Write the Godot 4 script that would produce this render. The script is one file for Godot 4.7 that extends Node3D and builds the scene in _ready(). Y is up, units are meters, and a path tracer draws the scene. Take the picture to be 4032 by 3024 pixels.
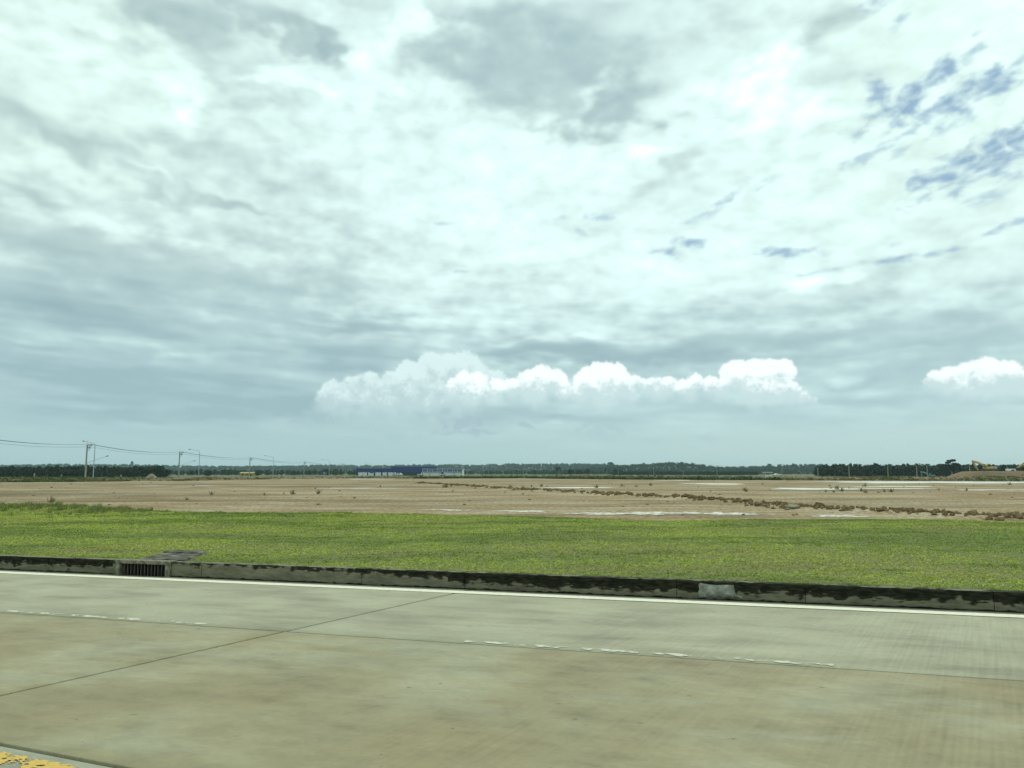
extends Node3D

const CLOUD_BANKS := [
	[-17.3, 30.0, 5.01, 1.44, -20.0, -0.42, 0.50],
	[-14.5, 29.2, 1.88, 0.74, -25.0, -0.20, 0.35],
	[-23.4, 29.3, 2.32, 1.62, -25.0, -0.32, 0.60],
	[-25.9, 29.9, 1.79, 0.79, -10.00, -0.20, 0.70],
	[1.60, 28.8, 8.73, 3.55, -10.00, -0.50, 0.55],
	[-1.68, 30.0, 4.02, 2.03, -10.00, -0.08, 0.70],
	[8.77, 25.8, 5.30, 1.28, 18.0, -0.42, 0.50],
	[7.05, 29.6, 5.04, 2.61, -30.0, -0.22, 0.70],
	[13.4, 29.9, 4.50, 2.26, 0.00, -0.16, 0.80],
	[3.45, 32.0, 7.32, 1.12, 0.00, -0.20, 0.70],
	[22.9, 30.0, 2.34, 1.29, 30.0, -0.36, 0.60],
	[11.82, 21.9, 2.58, 0.75, 25.0, -0.32, 0.60],
	[24.0, 23.5, 3.32, 0.52, 15.0, -0.20, 0.80],
	[25.9, 26.4, 4.72, 1.24, 5.00, -0.14, 0.80],
	[-32.4, 21.1, 4.38, 0.93, -9.00, -0.36, 0.60],
	[-28.0, 21.2, 3.65, 0.74, -12.0, -0.25, 0.70],
	[-24.0, 22.1, 3.61, 0.70, -5.00, -0.22, 0.70],
	[-17.6, 21.0, 3.59, 0.93, -14.0, -0.20, 0.80],
	[-20.7, 18.9, 3.44, 0.46, -12.0, -0.34, 0.60],
	[-25.0, 18.9, 3.23, 0.36, -6.00, -0.22, 0.60],
	[-33.2, 17.5, 2.76, 0.45, -6.00, -0.20, 0.70],
	[-32.5, 14.6, 2.78, 0.40, -4.00, -0.14, 0.80],
	[-30.1, 14.2, 1.86, 0.59, -10.00, -0.20, 0.70],
	[-30.7, 11.03, 5.73, 0.65, -8.00, -0.22, 0.70],
	[-29.0, 10.00, 6.17, 0.72, -6.00, -0.26, 0.60],
	[-19.8, 13.3, 6.24, 0.96, 4.00, -0.12, 0.80],
	[-27.8, 12.6, 6.63, 1.51, -5.00, -0.10, 0.90],
	[-12.6, 10.60, 4.67, 0.44, -3.00, -0.34, 0.50],
	[-17.1, 8.93, 7.01, 0.92, -2.00, -0.20, 0.80],
	[-11.90, 8.47, 3.67, 0.74, -4.00, -0.34, 0.60],
	[-32.5, 8.04, 3.73, 0.29, -3.00, -0.16, 0.60],
	[-22.6, 5.44, 12.4, 1.66, -2.00, -0.22, 0.70],
	[-25.1, 3.84, 8.50, 0.50, 2.00, -0.20, 0.50],
	[-16.4, 4.99, 4.78, 1.12, 4.00, -0.20, 0.60],
	[-30.9, 6.54, 6.66, 0.71, -4.00, -0.12, 0.80],
	[3.28, 8.71, 6.60, 0.65, -2.00, -0.46, 0.50],
	[11.16, 8.49, 6.71, 0.68, -2.00, -0.34, 0.60],
	[15.5, 9.17, 4.87, 0.53, 3.00, -0.30, 0.70],
	[21.8, 9.39, 5.13, 0.45, 4.00, -0.28, 0.60],
	[28.3, 8.54, 7.04, 0.55, 0.00, -0.26, 0.70],
	[19.9, 7.98, 9.24, 0.45, -2.00, -0.16, 0.80],
	[32.4, 6.73, 1.99, 0.29, 0.00, -0.14, 0.70],
	[24.0, 6.14, 1.51, 0.41, 3.00, -0.20, 0.60],
	[24.2, 4.81, 3.17, 0.28, 0.00, -0.14, 0.70],
	[13.4, 4.46, 7.20, 0.30, 2.00, -0.14, 0.70],
	[6.67, 3.97, 6.13, 0.27, -2.00, -0.10, 0.70],
	[2.56, 5.13, 8.97, 0.62, 0.00, -0.14, 0.70],
	[-6.06, 4.14, 7.51, 0.75, 0.00, -0.14, 0.70],
	[3.59, 3.99, 2.75, 0.24, 0.00, -0.16, 0.50],
	[-7.37, 23.2, 3.19, 0.75, -5.00, -0.08, 0.80],
	[-14.2, 18.3, 4.02, 0.83, -10.00, -0.10, 0.80],
	[-18.7, 24.9, 1.62, 0.41, 0.00, -0.12, 0.70],
	[2.64, 19.9, 1.43, 0.59, 0.00, -0.08, 0.80],
	[25.4, 11.57, 6.31, 0.50, 4.00, -0.10, 0.80],
	[30.3, 9.88, 3.92, 0.42, 6.00, -0.12, 0.80],
	[-7.89, 31.8, 1.23, 1.46, -15.0, 0.34, 0.60],
	[-10.06, 29.6, 3.01, 1.04, 20.0, 0.32, 0.60],
	[-24.1, 24.9, 2.18, 1.48, -15.0, 0.24, 0.70],
	[-23.5, 24.4, 1.04, 0.69, 0.00, 0.20, 0.70],
	[-17.8, 27.2, 2.64, 0.81, -8.00, 0.18, 0.35],
	[-12.7, 27.4, 5.19, 1.00, -3.00, 0.20, 0.60],
	[20.3, 25.2, 3.03, 2.33, -20.0, 0.24, 0.70],
	[20.4, 27.9, 1.92, 1.69, -20.0, 0.20, 0.70],
	[10.29, 22.9, 1.74, 0.69, 15.0, 0.30, 0.50],
	[6.65, 26.8, 1.79, 0.60, 25.0, 0.20, 0.50],
	[-3.79, 20.4, 9.24, 4.87, 0.00, 0.14, 0.90],
	[22.2, 13.1, 2.72, 0.57, 0.00, 0.24, 0.70],
	[13.7, 15.1, 8.67, 2.30, 3.00, 0.12, 0.90],
	[21.0, 19.8, 5.30, 1.53, 12.0, 0.12, 0.80],
	[-32.7, 26.5, 3.63, 0.93, -8.00, 0.16, 0.70],
	[-28.5, 28.2, 3.12, 0.89, -18.0, 0.16, 0.70],
	[-32.8, 19.5, 4.07, 0.44, -6.00, 0.12, 0.70],
	[-28.8, 16.2, 5.46, 0.65, -3.00, 0.16, 0.70],
	[-34.1, 13.6, 1.21, 0.73, 0.00, 0.28, 0.60],
	[-19.9, 15.4, 6.26, 0.76, -4.00, 0.10, 0.80],
	[-22.4, 7.94, 3.88, 0.35, 2.00, 0.16, 0.40],
	[-20.9, 9.22, 3.97, 0.45, 4.00, 0.14, 0.60],
	[-32.6, 8.33, 2.24, 0.17, -3.00, 0.10, 0.60],
	[2.23, 8.54, 1.92, 0.14, -3.00, 0.20, 0.50],
	[3.28, 9.84, 5.92, 0.27, -2.00, 0.16, 0.60],
	[-5.11, 11.36, 5.91, 0.48, -2.00, 0.12, 0.70],
	[8.06, 25.6, 1.06, 0.31, 20.0, 0.10, 0.60],
	[25.8, 8.11, 6.22, 0.16, 3.00, 0.10, 0.60],
	[31.4, 11.24, 3.08, 0.41, 4.00, 0.08, 0.80],
	[23.9, 6.28, 0.99, 0.32, 0.00, 0.22, 0.60],
	[-32.8, 12.5, 2.99, 0.34, -6.00, 0.10, 0.70],
	[-31.0, 12.5, 2.59, 0.29, -8.00, 0.06, 0.70],
	[-25.5, 11.41, 4.59, 0.37, -8.00, 0.10, 0.70],
]
const SMALL_CLOUDS := [
	[-3.66, 3.64, 2.13, 0.58, -8.00, 0.34],
	[-2.96, 2.96, 2.06, 0.31, 0.00, 0.30],
	[1.00, 3.48, 0.90, 0.24, -12.0, 0.30],
	[-4.85, 2.95, 1.54, 0.31, 0.00, 0.22],
	[-15.7, 3.61, 0.83, 0.20, 3.00, 0.20],
	[-8.08, 2.59, 1.69, 0.34, 0.00, 0.12],
	[6.66, 3.11, 2.04, 0.48, 0.00, 0.16],
	[4.96, 3.64, 2.06, 0.21, 0.00, 0.10],
	[14.3, 2.54, 0.91, 0.33, -10.00, 0.10],
	[10.36, 2.24, 0.60, 0.20, -10.00, 0.10],
]
const BLUE_GAPS := [
	[32.5, 23.5, 3.10, 0.80, 20.0, 0.95],
	[32.7, 19.3, 3.31, 1.22, 10.00, 0.90],
	[30.6, 23.3, 2.42, 0.60, 28.0, 0.90],
	[29.1, 24.5, 3.33, 0.60, 24.0, 1.00],
	[26.7, 24.9, 0.75, 0.72, 40.0, 0.90],
	[28.4, 23.4, 1.68, 0.39, 35.0, 1.00],
	[32.2, 23.9, 2.60, 0.43, 18.0, 1.00],
	[34.4, 24.5, 1.49, 0.31, 20.0, 0.70],
	[33.0, 19.9, 2.53, 0.93, 18.0, 1.00],
	[30.6, 19.0, 2.26, 0.51, 8.00, 1.00],
	[34.3, 20.4, 1.48, 0.81, 15.0, 1.00],
	[25.9, 21.1, 2.04, 0.29, 15.0, 0.60],
	[29.4, 21.5, 2.19, 0.22, 20.0, 0.50],
	[32.6, 17.4, 1.52, 0.34, 15.0, 0.60],
	[34.0, 15.4, 1.47, 0.25, 8.00, 0.80],
	[16.1, 19.3, 1.65, 0.28, 35.0, 0.60],
	[14.8, 18.5, 1.20, 0.19, 15.0, 0.50],
	[18.5, 20.1, 1.29, 0.22, 25.0, 0.45],
	[6.88, 18.7, 1.05, 0.29, -8.00, 0.70],
	[3.70, 18.8, 0.50, 0.20, 0.00, 0.40],
	[13.4, 16.6, 0.87, 0.29, -10.00, 0.90],
	[11.47, 16.1, 0.82, 0.30, -15.0, 0.90],
	[19.9, 15.4, 1.63, 0.35, -4.00, 0.85],
	[27.4, 14.2, 1.12, 0.21, 3.00, 0.90],
	[29.7, 14.2, 1.34, 0.18, 6.00, 0.70],
	[27.3, 15.1, 0.73, 0.18, 0.00, 0.50],
	[-3.74, 14.9, 0.56, 0.10, 0.00, 0.70],
	[22.9, 13.9, 1.50, 0.16, 6.00, 0.60],
	[26.8, 29.9, 0.88, 0.36, 0.00, 0.70],
	[28.3, 28.8, 0.63, 0.26, 35.0, 0.60],
	[-5.36, 18.3, 0.71, 0.13, 0.00, 0.50],
	[5.46, 17.6, 0.56, 0.17, -30.0, 0.40],
]
const CUMULUS_A := [
	[-3.58, 7.60, 1.47],
	[-6.05, 7.90, 1.09],
	[-7.71, 7.16, 1.14],
	[-4.75, 7.92, 1.01],
	[-10.50, 6.59, 0.81],
	[-11.25, 6.53, 0.66],
	[-11.99, 6.26, 0.71],
	[-13.2, 6.02, 0.76],
	[-7.43, 5.83, 2.03],
	[-10.47, 5.27, 1.52],
	[-4.61, 5.99, 2.28],
	[-12.7, 4.98, 1.27],
	[-2.40, 6.52, 1.47],
	[-1.10, 6.86, 0.76],
	[-8.98, 6.70, 0.81],
	[-13.7, 5.21, 0.86],
	[-9.20, 4.78, 1.14],
	[-6.14, 4.69, 1.14],
]
const CUMULUS_B := [
	[2.21, 6.96, 1.09],
	[3.25, 6.69, 1.01],
	[1.24, 6.78, 0.96],
	[-3.58, 6.74, 0.81],
	[-2.54, 6.70, 0.81],
	[-4.40, 6.38, 0.66],
	[-1.23, 6.29, 0.76],
	[0.07, 6.26, 0.81],
	[-3.05, 5.92, 0.86],
	[1.63, 6.08, 1.17],
	[3.84, 6.07, 0.76],
	[4.43, 5.81, 0.41],
	[-1.23, 5.75, 0.71],
	[-4.60, 5.91, 0.51],
]
const CUMULUS_C := [
	[7.07, 6.96, 1.24],
	[5.78, 6.62, 1.22],
	[7.90, 7.49, 0.68],
	[6.44, 7.64, 0.61],
	[6.80, 5.89, 1.27],
	[5.26, 5.98, 0.91],
	[8.34, 6.20, 0.89],
	[8.97, 5.55, 0.51],
	[9.17, 6.77, 0.41],
	[8.23, 6.97, 0.63],
]
const CUMULUS_D := [
	[10.63, 6.34, 0.76],
	[11.63, 6.31, 0.76],
	[9.87, 6.43, 0.51],
	[12.6, 6.16, 0.63],
	[13.5, 6.47, 0.68],
	[14.6, 6.24, 0.71],
	[16.3, 6.98, 1.09],
	[17.5, 6.94, 1.17],
	[18.7, 6.89, 1.17],
	[19.7, 7.20, 0.79],
	[17.7, 5.85, 1.27],
	[19.1, 5.75, 1.27],
	[20.0, 5.47, 0.89],
	[20.8, 5.11, 0.61],
	[21.5, 4.82, 0.33],
	[15.3, 5.99, 0.76],
	[16.7, 7.62, 0.51],
	[13.1, 5.93, 0.63],
	[10.87, 5.90, 0.63],
]
const CUMULUS_E := [
	[29.0, 5.96, 0.71],
	[29.9, 6.04, 0.86],
	[31.1, 6.20, 0.96],
	[32.0, 6.29, 1.01],
	[32.8, 5.99, 1.14],
	[33.5, 5.38, 1.14],
	[31.0, 5.53, 1.01],
	[32.3, 5.30, 1.14],
	[34.0, 4.84, 1.01],
	[29.9, 5.55, 0.71],
	[31.6, 6.67, 0.51],
]

# ---------------------------------------------------------------- sky: a computed layer of cloud over pale air, in degrees of azimuth and elevation
func noise(freq: float, octaves: int, sd: int, kind := FastNoiseLite.TYPE_SIMPLEX_SMOOTH) -> FastNoiseLite:
	var n := FastNoiseLite.new()
	n.noise_type = kind
	n.seed = sd
	n.frequency = freq
	n.fractal_type = FastNoiseLite.FRACTAL_FBM
	n.fractal_octaves = octaves
	n.fractal_gain = 0.52
	return n

var n_warp := noise(0.11, 3, 11)
var n_fine := noise(0.42, 3, 12)
var n_plane := noise(0.8, 4, 13)
var n_mottle := noise(1.3, 3, 16)
var n_puff := noise(0.55, 3, 14)
var n_frill := noise(3.2, 3, 17)
var n_gap := noise(0.42, 5, 15)
var all_banks := PackedFloat32Array()
var all_smalls := PackedFloat32Array()
var all_gaps := PackedFloat32Array()
var all_puffs: Array[PackedFloat32Array] = []

# those of the ovals that reach the elevation el
func near_row(ovals: PackedFloat32Array, el: float, slack: float) -> PackedFloat32Array:
	var out := PackedFloat32Array()
	for i in range(0, ovals.size(), 10):
		if absf(el - ovals[i + 1]) < ovals[i + 9] * 1.3 + slack:
			out.append_array(ovals.slice(i, i + 10))
	return out

func near_lobes(lobes: PackedFloat32Array, el: float) -> PackedFloat32Array:
	var out := PackedFloat32Array()
	for i in range(0, lobes.size(), 3):
		if absf(el - lobes[i + 1]) < lobes[i + 2] * 2.6:
			out.append_array(lobes.slice(i, i + 3))
	return out

func flat_ovals(rows: Array) -> PackedFloat32Array:
	var out := PackedFloat32Array()
	for r in rows:
		var t: float = deg_to_rad(r[4])
		var edge: float = r[6] if r.size() > 6 else 0.35
		var reach: float = maxf(r[2], r[3]) * (1.5 + edge)
		out.append_array([r[0], r[1], cos(t), sin(t), 1.0 / r[2], 1.0 / r[3], r[5], edge, reach, (r[3] + r[2] * absf(sin(t))) * (1.6 + edge)])
	return out

func step(a: float, b: float, v: float) -> float:
	var t := clampf((v - a) / (b - a), 0.0, 1.0)
	return t * t * (3.0 - 2.0 * t)

var RAMP := PackedVector3Array([Vector3(0.29, 0.43, 0.47), Vector3(0.385, 0.535, 0.56), Vector3(0.525, 0.69, 0.69), Vector3(0.70, 0.90, 0.875), Vector3(0.83, 1.07, 1.045), Vector3(1.02, 1.15, 1.14), Vector3(1.22, 1.25, 1.25)])

func tone(t: float) -> Vector3:
	var k := clampf(t, 0.0, 1.499) * 4.0
	var i := int(k)
	var f := k - i
	return RAMP[i].lerp(RAMP[mini(i + 1, 6)], f)

func sky_at(az: float, el: float, banks: PackedFloat32Array, gaps: PackedFloat32Array, smalls: PackedFloat32Array, puffs: Array[PackedFloat32Array]) -> Color:
	var lift := clampf(el / 22.0, 0.12, 1.0)
	var wide := az / (0.55 + 0.45 * lift)
	var w1 := n_warp.get_noise_2d(wide * 0.8, el * 2.2)
	var w2 := n_warp.get_noise_2d(wide * 0.8 + 300.0, el * 2.2 + 70.0)
	var f1 := n_fine.get_noise_2d(az * 0.8, el * (2.6 - 1.2 * lift))
	var wa := az + (w1 * 3.2 + f1 * 1.0) * lift
	var we := el + (w2 * 1.7 + f1 * 0.45) * lift
	var k := 1.0 / (sin(deg_to_rad(el)) + 0.07)
	var ar := deg_to_rad(az)
	var px := sin(ar) * k
	var py := cos(ar) * k
	var plane := n_plane.get_noise_2d(px, py * 0.62)
	# the even share of the layer: dull near the horizon, bright higher up
	var t := 0.46 + 0.39 * step(6.0, 20.0, el) - 0.06 * step(24.0, 34.0, el) - 0.05 * step(34.0, 60.0, el)
	if absf(az) < 50.0 and el < 40.0:
		t += 0.04 * step(-10.0, 12.0, az) - 0.20 * step(2.0, -26.0, az) * step(26.0, 12.0, el) - 0.10 * step(-4.0, -24.0, az) * step(12.0, 22.0, el)
	var mottle := n_mottle.get_noise_2d(px, py * 0.75)
	var f3 := n_puff.get_noise_2d(az * 0.55 + 90.0, el * 1.1)
	var f4 := n_fine.get_noise_2d(az * 0.22 + 50.0, el * 1.9 + az * 0.10)
	t += (plane * 0.15 + mottle * 0.15 + f3 * 0.20) * step(1.0, 9.0, el) + f1 * 0.03 * lift + f4 * 0.13 * step(20.0, 9.0, el)
	var i := 0
	while i < banks.size():
		var dy := we - banks[i + 1]
		if absf(dy) < banks[i + 9]:
			var dx := wa - banks[i]
			if absf(dx) < banks[i + 8]:
				var ex := (dx * banks[i + 2] + dy * banks[i + 3]) * banks[i + 4]
				var ey := (dy * banks[i + 2] - dx * banks[i + 3]) * banks[i + 5]
				var v := 1.0 - sqrt(ex * ex + ey * ey) + f1 * 0.30 + f3 * 0.30
				var e: float = banks[i + 7]
				t += banks[i + 6] * step(-e * 0.9, e * 1.1 + 0.1, v)
		i += 10
	if absf(az) > 40.0 or el > 38.0:
		t += (w1 * 0.42 + w2 * 0.25) * step(2.0, 14.0, el) * maxf(step(40.0, 60.0, absf(az)), step(38.0, 50.0, el))
	if t < 0.42:
		t = 0.42 - (0.42 - t) * (0.62 if el > 16.0 else 0.50)
	t += f4 * 0.10 * step(18.0, 8.0, el) * step(20.0, -5.0, az)
	t = clampf(t, 0.05, 1.22)
	var c := tone(t)
	c *= Vector3(1.0, 1.0, 1.0).lerp(Vector3(0.96, 1.0, 1.02), step(16.0, 6.0, el)) * Vector3(1.0, 1.0, 1.0).lerp(Vector3(1.015, 1.0, 0.965), step(8.0, 22.0, el) * step(8.0, 34.0, absf(az)))
	# blue air through the gaps
	var g1 := n_gap.get_noise_2d((az + el * 0.15) * 1.15 + w1 * 1.5, (el - az * 0.10) * 1.9 + w2 * 1.5)
	var hole := 0.0
	i = 0
	while i < gaps.size():
		var dy := el - gaps[i + 1]
		if absf(dy) < gaps[i + 9] * 1.3 + 1.0:
			var dx := az - gaps[i]
			if absf(dx) < gaps[i + 8] * 1.3 + 1.0:
				var ex := (dx * gaps[i + 2] + dy * gaps[i + 3]) * gaps[i + 4]
				var ey := (dy * gaps[i + 2] - dx * gaps[i + 3]) * gaps[i + 5]
				var v := 1.55 - sqrt(ex * ex + ey * ey) * 0.80 + g1 * 1.1
				hole = maxf(hole, gaps[i + 6] * step(0.10, 1.6, v))
		i += 10
	if az > 40.0 and az < 140.0 and el > 8.0:
		hole = maxf(hole, step(0.12, 0.42, g1 + w1 * 0.5) * step(40.0, 50.0, az) * step(140.0, 120.0, az) * 0.9 * step(8.0, 14.0, el) * step(75.0, 60.0, el))
	if hole > 0.0:
		var fibre := n_gap.get_noise_2d(az * 1.5 + el * 0.6 + 77.0, (el - az * 0.2) * 5.0)
		hole *= lerpf(step(-0.50, 0.35, fibre), 1.0, hole * 0.65)
	c = c.lerp(Vector3(0.30, 0.46, 0.615), hole)
	# pale air near the horizon
	var air := Vector3(0.425, 0.605, 0.62).lerp(Vector3(0.515, 0.69, 0.675), step(-25.0, 35.0, az))
	c = c.lerp(air, step(5.0, 1.2, el + f1 * 0.3 + w1 * 0.8))
	# small ragged clouds low down, darker than the air behind them
	i = 0
	while i < smalls.size():
		var dy := el - smalls[i + 1]
		if absf(dy) < smalls[i + 9]:
			var dx := az - smalls[i]
			if absf(dx) < smalls[i + 8]:
				var q := n_puff.get_noise_2d(az * 1.6, el * 3.2)
				var ex := (dx * smalls[i + 2] + dy * smalls[i + 3]) * smalls[i + 4]
				var ey := (dy * smalls[i + 2] - dx * smalls[i + 3]) * smalls[i + 5] * (1.0 if dy > 0.0 else 1.5)
				var v := 1.0 - sqrt(ex * ex + ey * ey) + q * 1.1
				c = c.lerp(Vector3(0.38, 0.52, 0.58), smalls[i + 6] * 2.0 * step(-0.1, 0.7, v))
		i += 10
	# heaps of cumulus, the farther one first
	if el < 11.0 and el > 1.5 and absf(az) < 42.0:
		for p in puffs.size():
			var lobes := puffs[p]
			var f2 := n_puff.get_noise_2d(az * 1.5 + p * 40.0, el * 1.7)
			var crinkle := 0.5 - absf(n_puff.get_noise_2d(az * 3.4 + p * 40.0, el * 3.6))
			var frill := n_frill.get_noise_2d(az + p * 9.0, el)
			var best := -9.0
			var top := 0.0
			var sum := 0.0
			var j := 0
			while j < lobes.size():
				var dx := az - lobes[j]
				var dy := el - lobes[j + 1]
				var r := lobes[j + 2]
				if absf(dx) < r * 1.8 and absf(dy) < r * 2.6:
					var d := sqrt(dx * dx + dy * dy) / r
					var v := (1.0 - d) * minf(r, 1.0) + f2 * 0.13 + (crinkle - 0.38) * 0.16 * step(-0.5, 0.4, dy / r) + frill * 0.10
					if v > best:
						best = v
					if v > -0.25:
						var s := exp(v * 3.5)
						sum += s
						top += s * clampf(dy / r + dx / r * 0.12, -1.2, 1.0)
				j += 3
			if best > -0.45:
				var up := top / maxf(sum, 0.001)
				var foot := 4.35 if p > 0 else 4.1
				var fade := step(foot - 0.5, foot + 0.9, el + f1 * 0.6 + f2 * 0.6)
				var soft := lerpf(0.5, 0.085, step(-0.6, 0.1, up + (el - foot - 1.0) * 0.4))
				var cover := step(-soft, soft, best) * fade
				var lit := clampf(0.33 + up * 0.36 + f2 * 0.40 + (el - (6.2 if p > 0 else 6.6)) * (0.40 if p > 0 else 0.20) + w1 * 0.35 + (crinkle - 0.35) * 0.35 + frill * 0.16, 0.0, 1.0)
				var high := Vector3(0.99, 1.09, 1.09) if p > 0 else Vector3(0.76, 0.93, 0.93)
				var low := Vector3(0.59, 0.76, 0.77) if p > 0 else Vector3(0.53, 0.695, 0.715)
				c = c.lerp(low.lerp(high, step(0.0, 0.72, lit)), cover * (0.97 if p > 0 else 0.85))
	return Color(c.x, c.y, c.z) * 0.92

func make_sky() -> ImageTexture:
	all_banks = flat_ovals(CLOUD_BANKS)
	all_smalls = flat_ovals(SMALL_CLOUDS)
	all_gaps = flat_ovals(BLUE_GAPS)
	for heap in [CUMULUS_A, CUMULUS_B, CUMULUS_C, CUMULUS_D, CUMULUS_E]:
		var p := PackedFloat32Array()
		for l in heap:
			p.append_array([l[0], l[1], l[2]])
		all_puffs.append(p)
	# the whole dome coarsely, then the part of it ahead again at full fineness; azimuth 0 is the first column
	var wide := 4096
	var few := 512
	var coarse := sky_part(few, 0, few / 4, -180.0, few)
	var dome := Image.create(few, few / 4, false, Image.FORMAT_RGBF)
	dome.blit_rect(coarse, Rect2i(few / 2, 0, few / 2, few / 4), Vector2i(0, 0))
	dome.blit_rect(coarse, Rect2i(0, 0, few / 2, few / 4), Vector2i(few / 2, 0))
	dome.resize(wide, wide / 4, Image.INTERPOLATE_CUBIC)
	var half := int(39.0 / 360.0 * wide)
	var y0 := int((90.0 - 37.0) / 360.0 * wide)
	var fine := sky_part(wide, y0, wide / 4 - y0, -half * 360.0 / wide, half * 2)
	dome.blit_rect(fine, Rect2i(half, 0, half, wide / 4 - y0), Vector2i(0, y0))
	dome.blit_rect(fine, Rect2i(0, 0, half, wide / 4 - y0), Vector2i(wide - half, y0))
	var all := Image.create(wide, wide / 2, false, Image.FORMAT_RGBF)
	all.fill(Color(0.24, 0.22, 0.15))
	all.blit_rect(dome, Rect2i(0, 0, wide, wide / 4), Vector2i.ZERO)
	all.convert(Image.FORMAT_RGBH)
	return ImageTexture.create_from_image(all)

# rows y0 to y0 + rows of a dome that is `wide` columns round, from the azimuth `from` on; the rows are shared between the processor's cores
func sky_part(wide: int, y0: int, rows: int, from: float, columns: int) -> Image:
	var lines: Array[PackedFloat32Array] = []
	lines.resize(rows)
	var work := func(y: int) -> void:
		var line := PackedFloat32Array()
		line.resize(columns * 3)
		var el := 90.0 - (y0 + y + 0.5) / wide * 360.0
		var b := near_row(all_banks, el, 2.6)
		var g := near_row(all_gaps, el, 1.2)
		var m := near_row(all_smalls, el, 0.5)
		var p: Array[PackedFloat32Array] = []
		for heap in all_puffs:
			p.append(near_lobes(heap, el))
		for x in columns:
			var az := from + (x + 0.5) / wide * 360.0
			var c := sky_at(az, el, b, g, m, p)
			if absf(az) > 150.0:
				c = c.lerp(sky_at(az - signf(az) * 360.0, el, b, g, m, p), (absf(az) - 150.0) / 60.0)
			line[x * 3] = c.r
			line[x * 3 + 1] = c.g
			line[x * 3 + 2] = c.b
		lines[y] = line
	var task := WorkerThreadPool.add_group_task(work, rows)
	WorkerThreadPool.wait_for_group_task_completion(task)
	var bytes := PackedByteArray()
	for l in lines:
		bytes.append_array(l.to_byte_array())
	return Image.create_from_data(columns, rows, false, Image.FORMAT_RGBF, bytes)

# ---------------------------------------------------------------- helpers
const ROAD_TURN := 0.26878          # the road runs 15.4 degrees off the line across the view
var rng := RandomNumberGenerator.new()
var names := {}

# a point given along (s) and across (t) the road
func road_at(s: float, t: float, y := 0.0) -> Vector3:
	return Vector3(s * cos(ROAD_TURN) + t * sin(ROAD_TURN), y, s * sin(ROAD_TURN) - t * cos(ROAD_TURN))

func mat(c: Color, rough := 0.9, called := "") -> StandardMaterial3D:
	var m := StandardMaterial3D.new()
	m.albedo_color = c.linear_to_srgb()
	m.roughness = rough
	m.metallic_specular = 0.35
	m.resource_name = called
	return m

func tinted(rough := 0.95, backlight := Color.BLACK) -> StandardMaterial3D:
	var m := StandardMaterial3D.new()
	m.vertex_color_use_as_albedo = true
	m.roughness = rough
	m.metallic_specular = 0.25
	if backlight != Color.BLACK:
		m.backlight_enabled = true
		m.backlight = backlight
	return m

func numbered(called: String) -> String:
	names[called] = names.get(called, -1) + 1
	return called if names[called] == 0 else "%s_%03d" % [called, names[called]]

func part(called: String, mesh: Mesh, m: Material, parent: Node3D) -> MeshInstance3D:
	var o := MeshInstance3D.new()
	o.mesh = mesh
	o.name = called
	o.material_override = m
	parent.add_child(o, true)
	return o

func thing(called: String, label: String, category: String, at := Vector3.ZERO, turn := 0.0, group := "") -> Node3D:
	var o := Node3D.new()
	o.name = numbered(called)
	add_child(o)
	o.position = at
	o.rotation.y = turn
	return tag(o, label, category, group)

func tag(o: Node3D, label: String, category: String, group := "") -> Node3D:
	o.set_meta("label", label)
	o.set_meta("category", category)
	if group:
		o.set_meta("group", group)
	return o

func setting(called: String, mesh: Mesh, m: Material, kind := "structure") -> MeshInstance3D:
	var o := MeshInstance3D.new()
	o.mesh = mesh
	o.name = numbered(called)
	o.material_override = m
	o.set_meta("kind", kind)
	add_child(o)
	return o

func crowd(called: String, mesh: Mesh, m: Material, places: Array[Transform3D], colors: PackedColorArray) -> MultiMeshInstance3D:
	var mm := MultiMesh.new()
	mm.transform_format = MultiMesh.TRANSFORM_3D
	mm.use_colors = true
	mm.mesh = mesh
	mm.instance_count = places.size()
	for i in places.size():
		mm.set_instance_transform(i, places[i])
		mm.set_instance_color(i, colors[i])
	var o := MultiMeshInstance3D.new()
	o.multimesh = mm
	o.name = numbered(called)
	o.material_override = m
	o.set_meta("kind", "stuff")
	add_child(o)
	return o

func start() -> SurfaceTool:
	var st := SurfaceTool.new()
	st.begin(Mesh.PRIMITIVE_TRIANGLES)
	return st

func box(st: SurfaceTool, c: Vector3, size: Vector3, basis := Basis()) -> void:
	var b := BoxMesh.new()
	b.size = size
	st.append_from(b, 0, Transform3D(basis, c))

func tube(st: SurfaceTool, a: Vector3, b: Vector3, r0: float, r1: float, sides := 8) -> void:
	var c := CylinderMesh.new()
	c.bottom_radius = r0
	c.top_radius = r1
	c.height = a.distance_to(b)
	c.radial_segments = sides
	c.rings = 1
	var up := (b - a).normalized()
	var side := up.cross(Vector3.FORWARD if absf(up.z) < 0.9 else Vector3.RIGHT).normalized()
	st.append_from(c, 0, Transform3D(Basis(side, up, side.cross(up)), (a + b) / 2.0))

func one_box(size: Vector3, at := Vector3.ZERO) -> ArrayMesh:
	var st := start()
	box(st, at, size)
	return st.commit()

func one_tube(a: Vector3, b: Vector3, r0: float, r1: float, sides := 8) -> ArrayMesh:
	var st := start()
	tube(st, a, b, r0, r1, sides)
	return st.commit()

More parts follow.
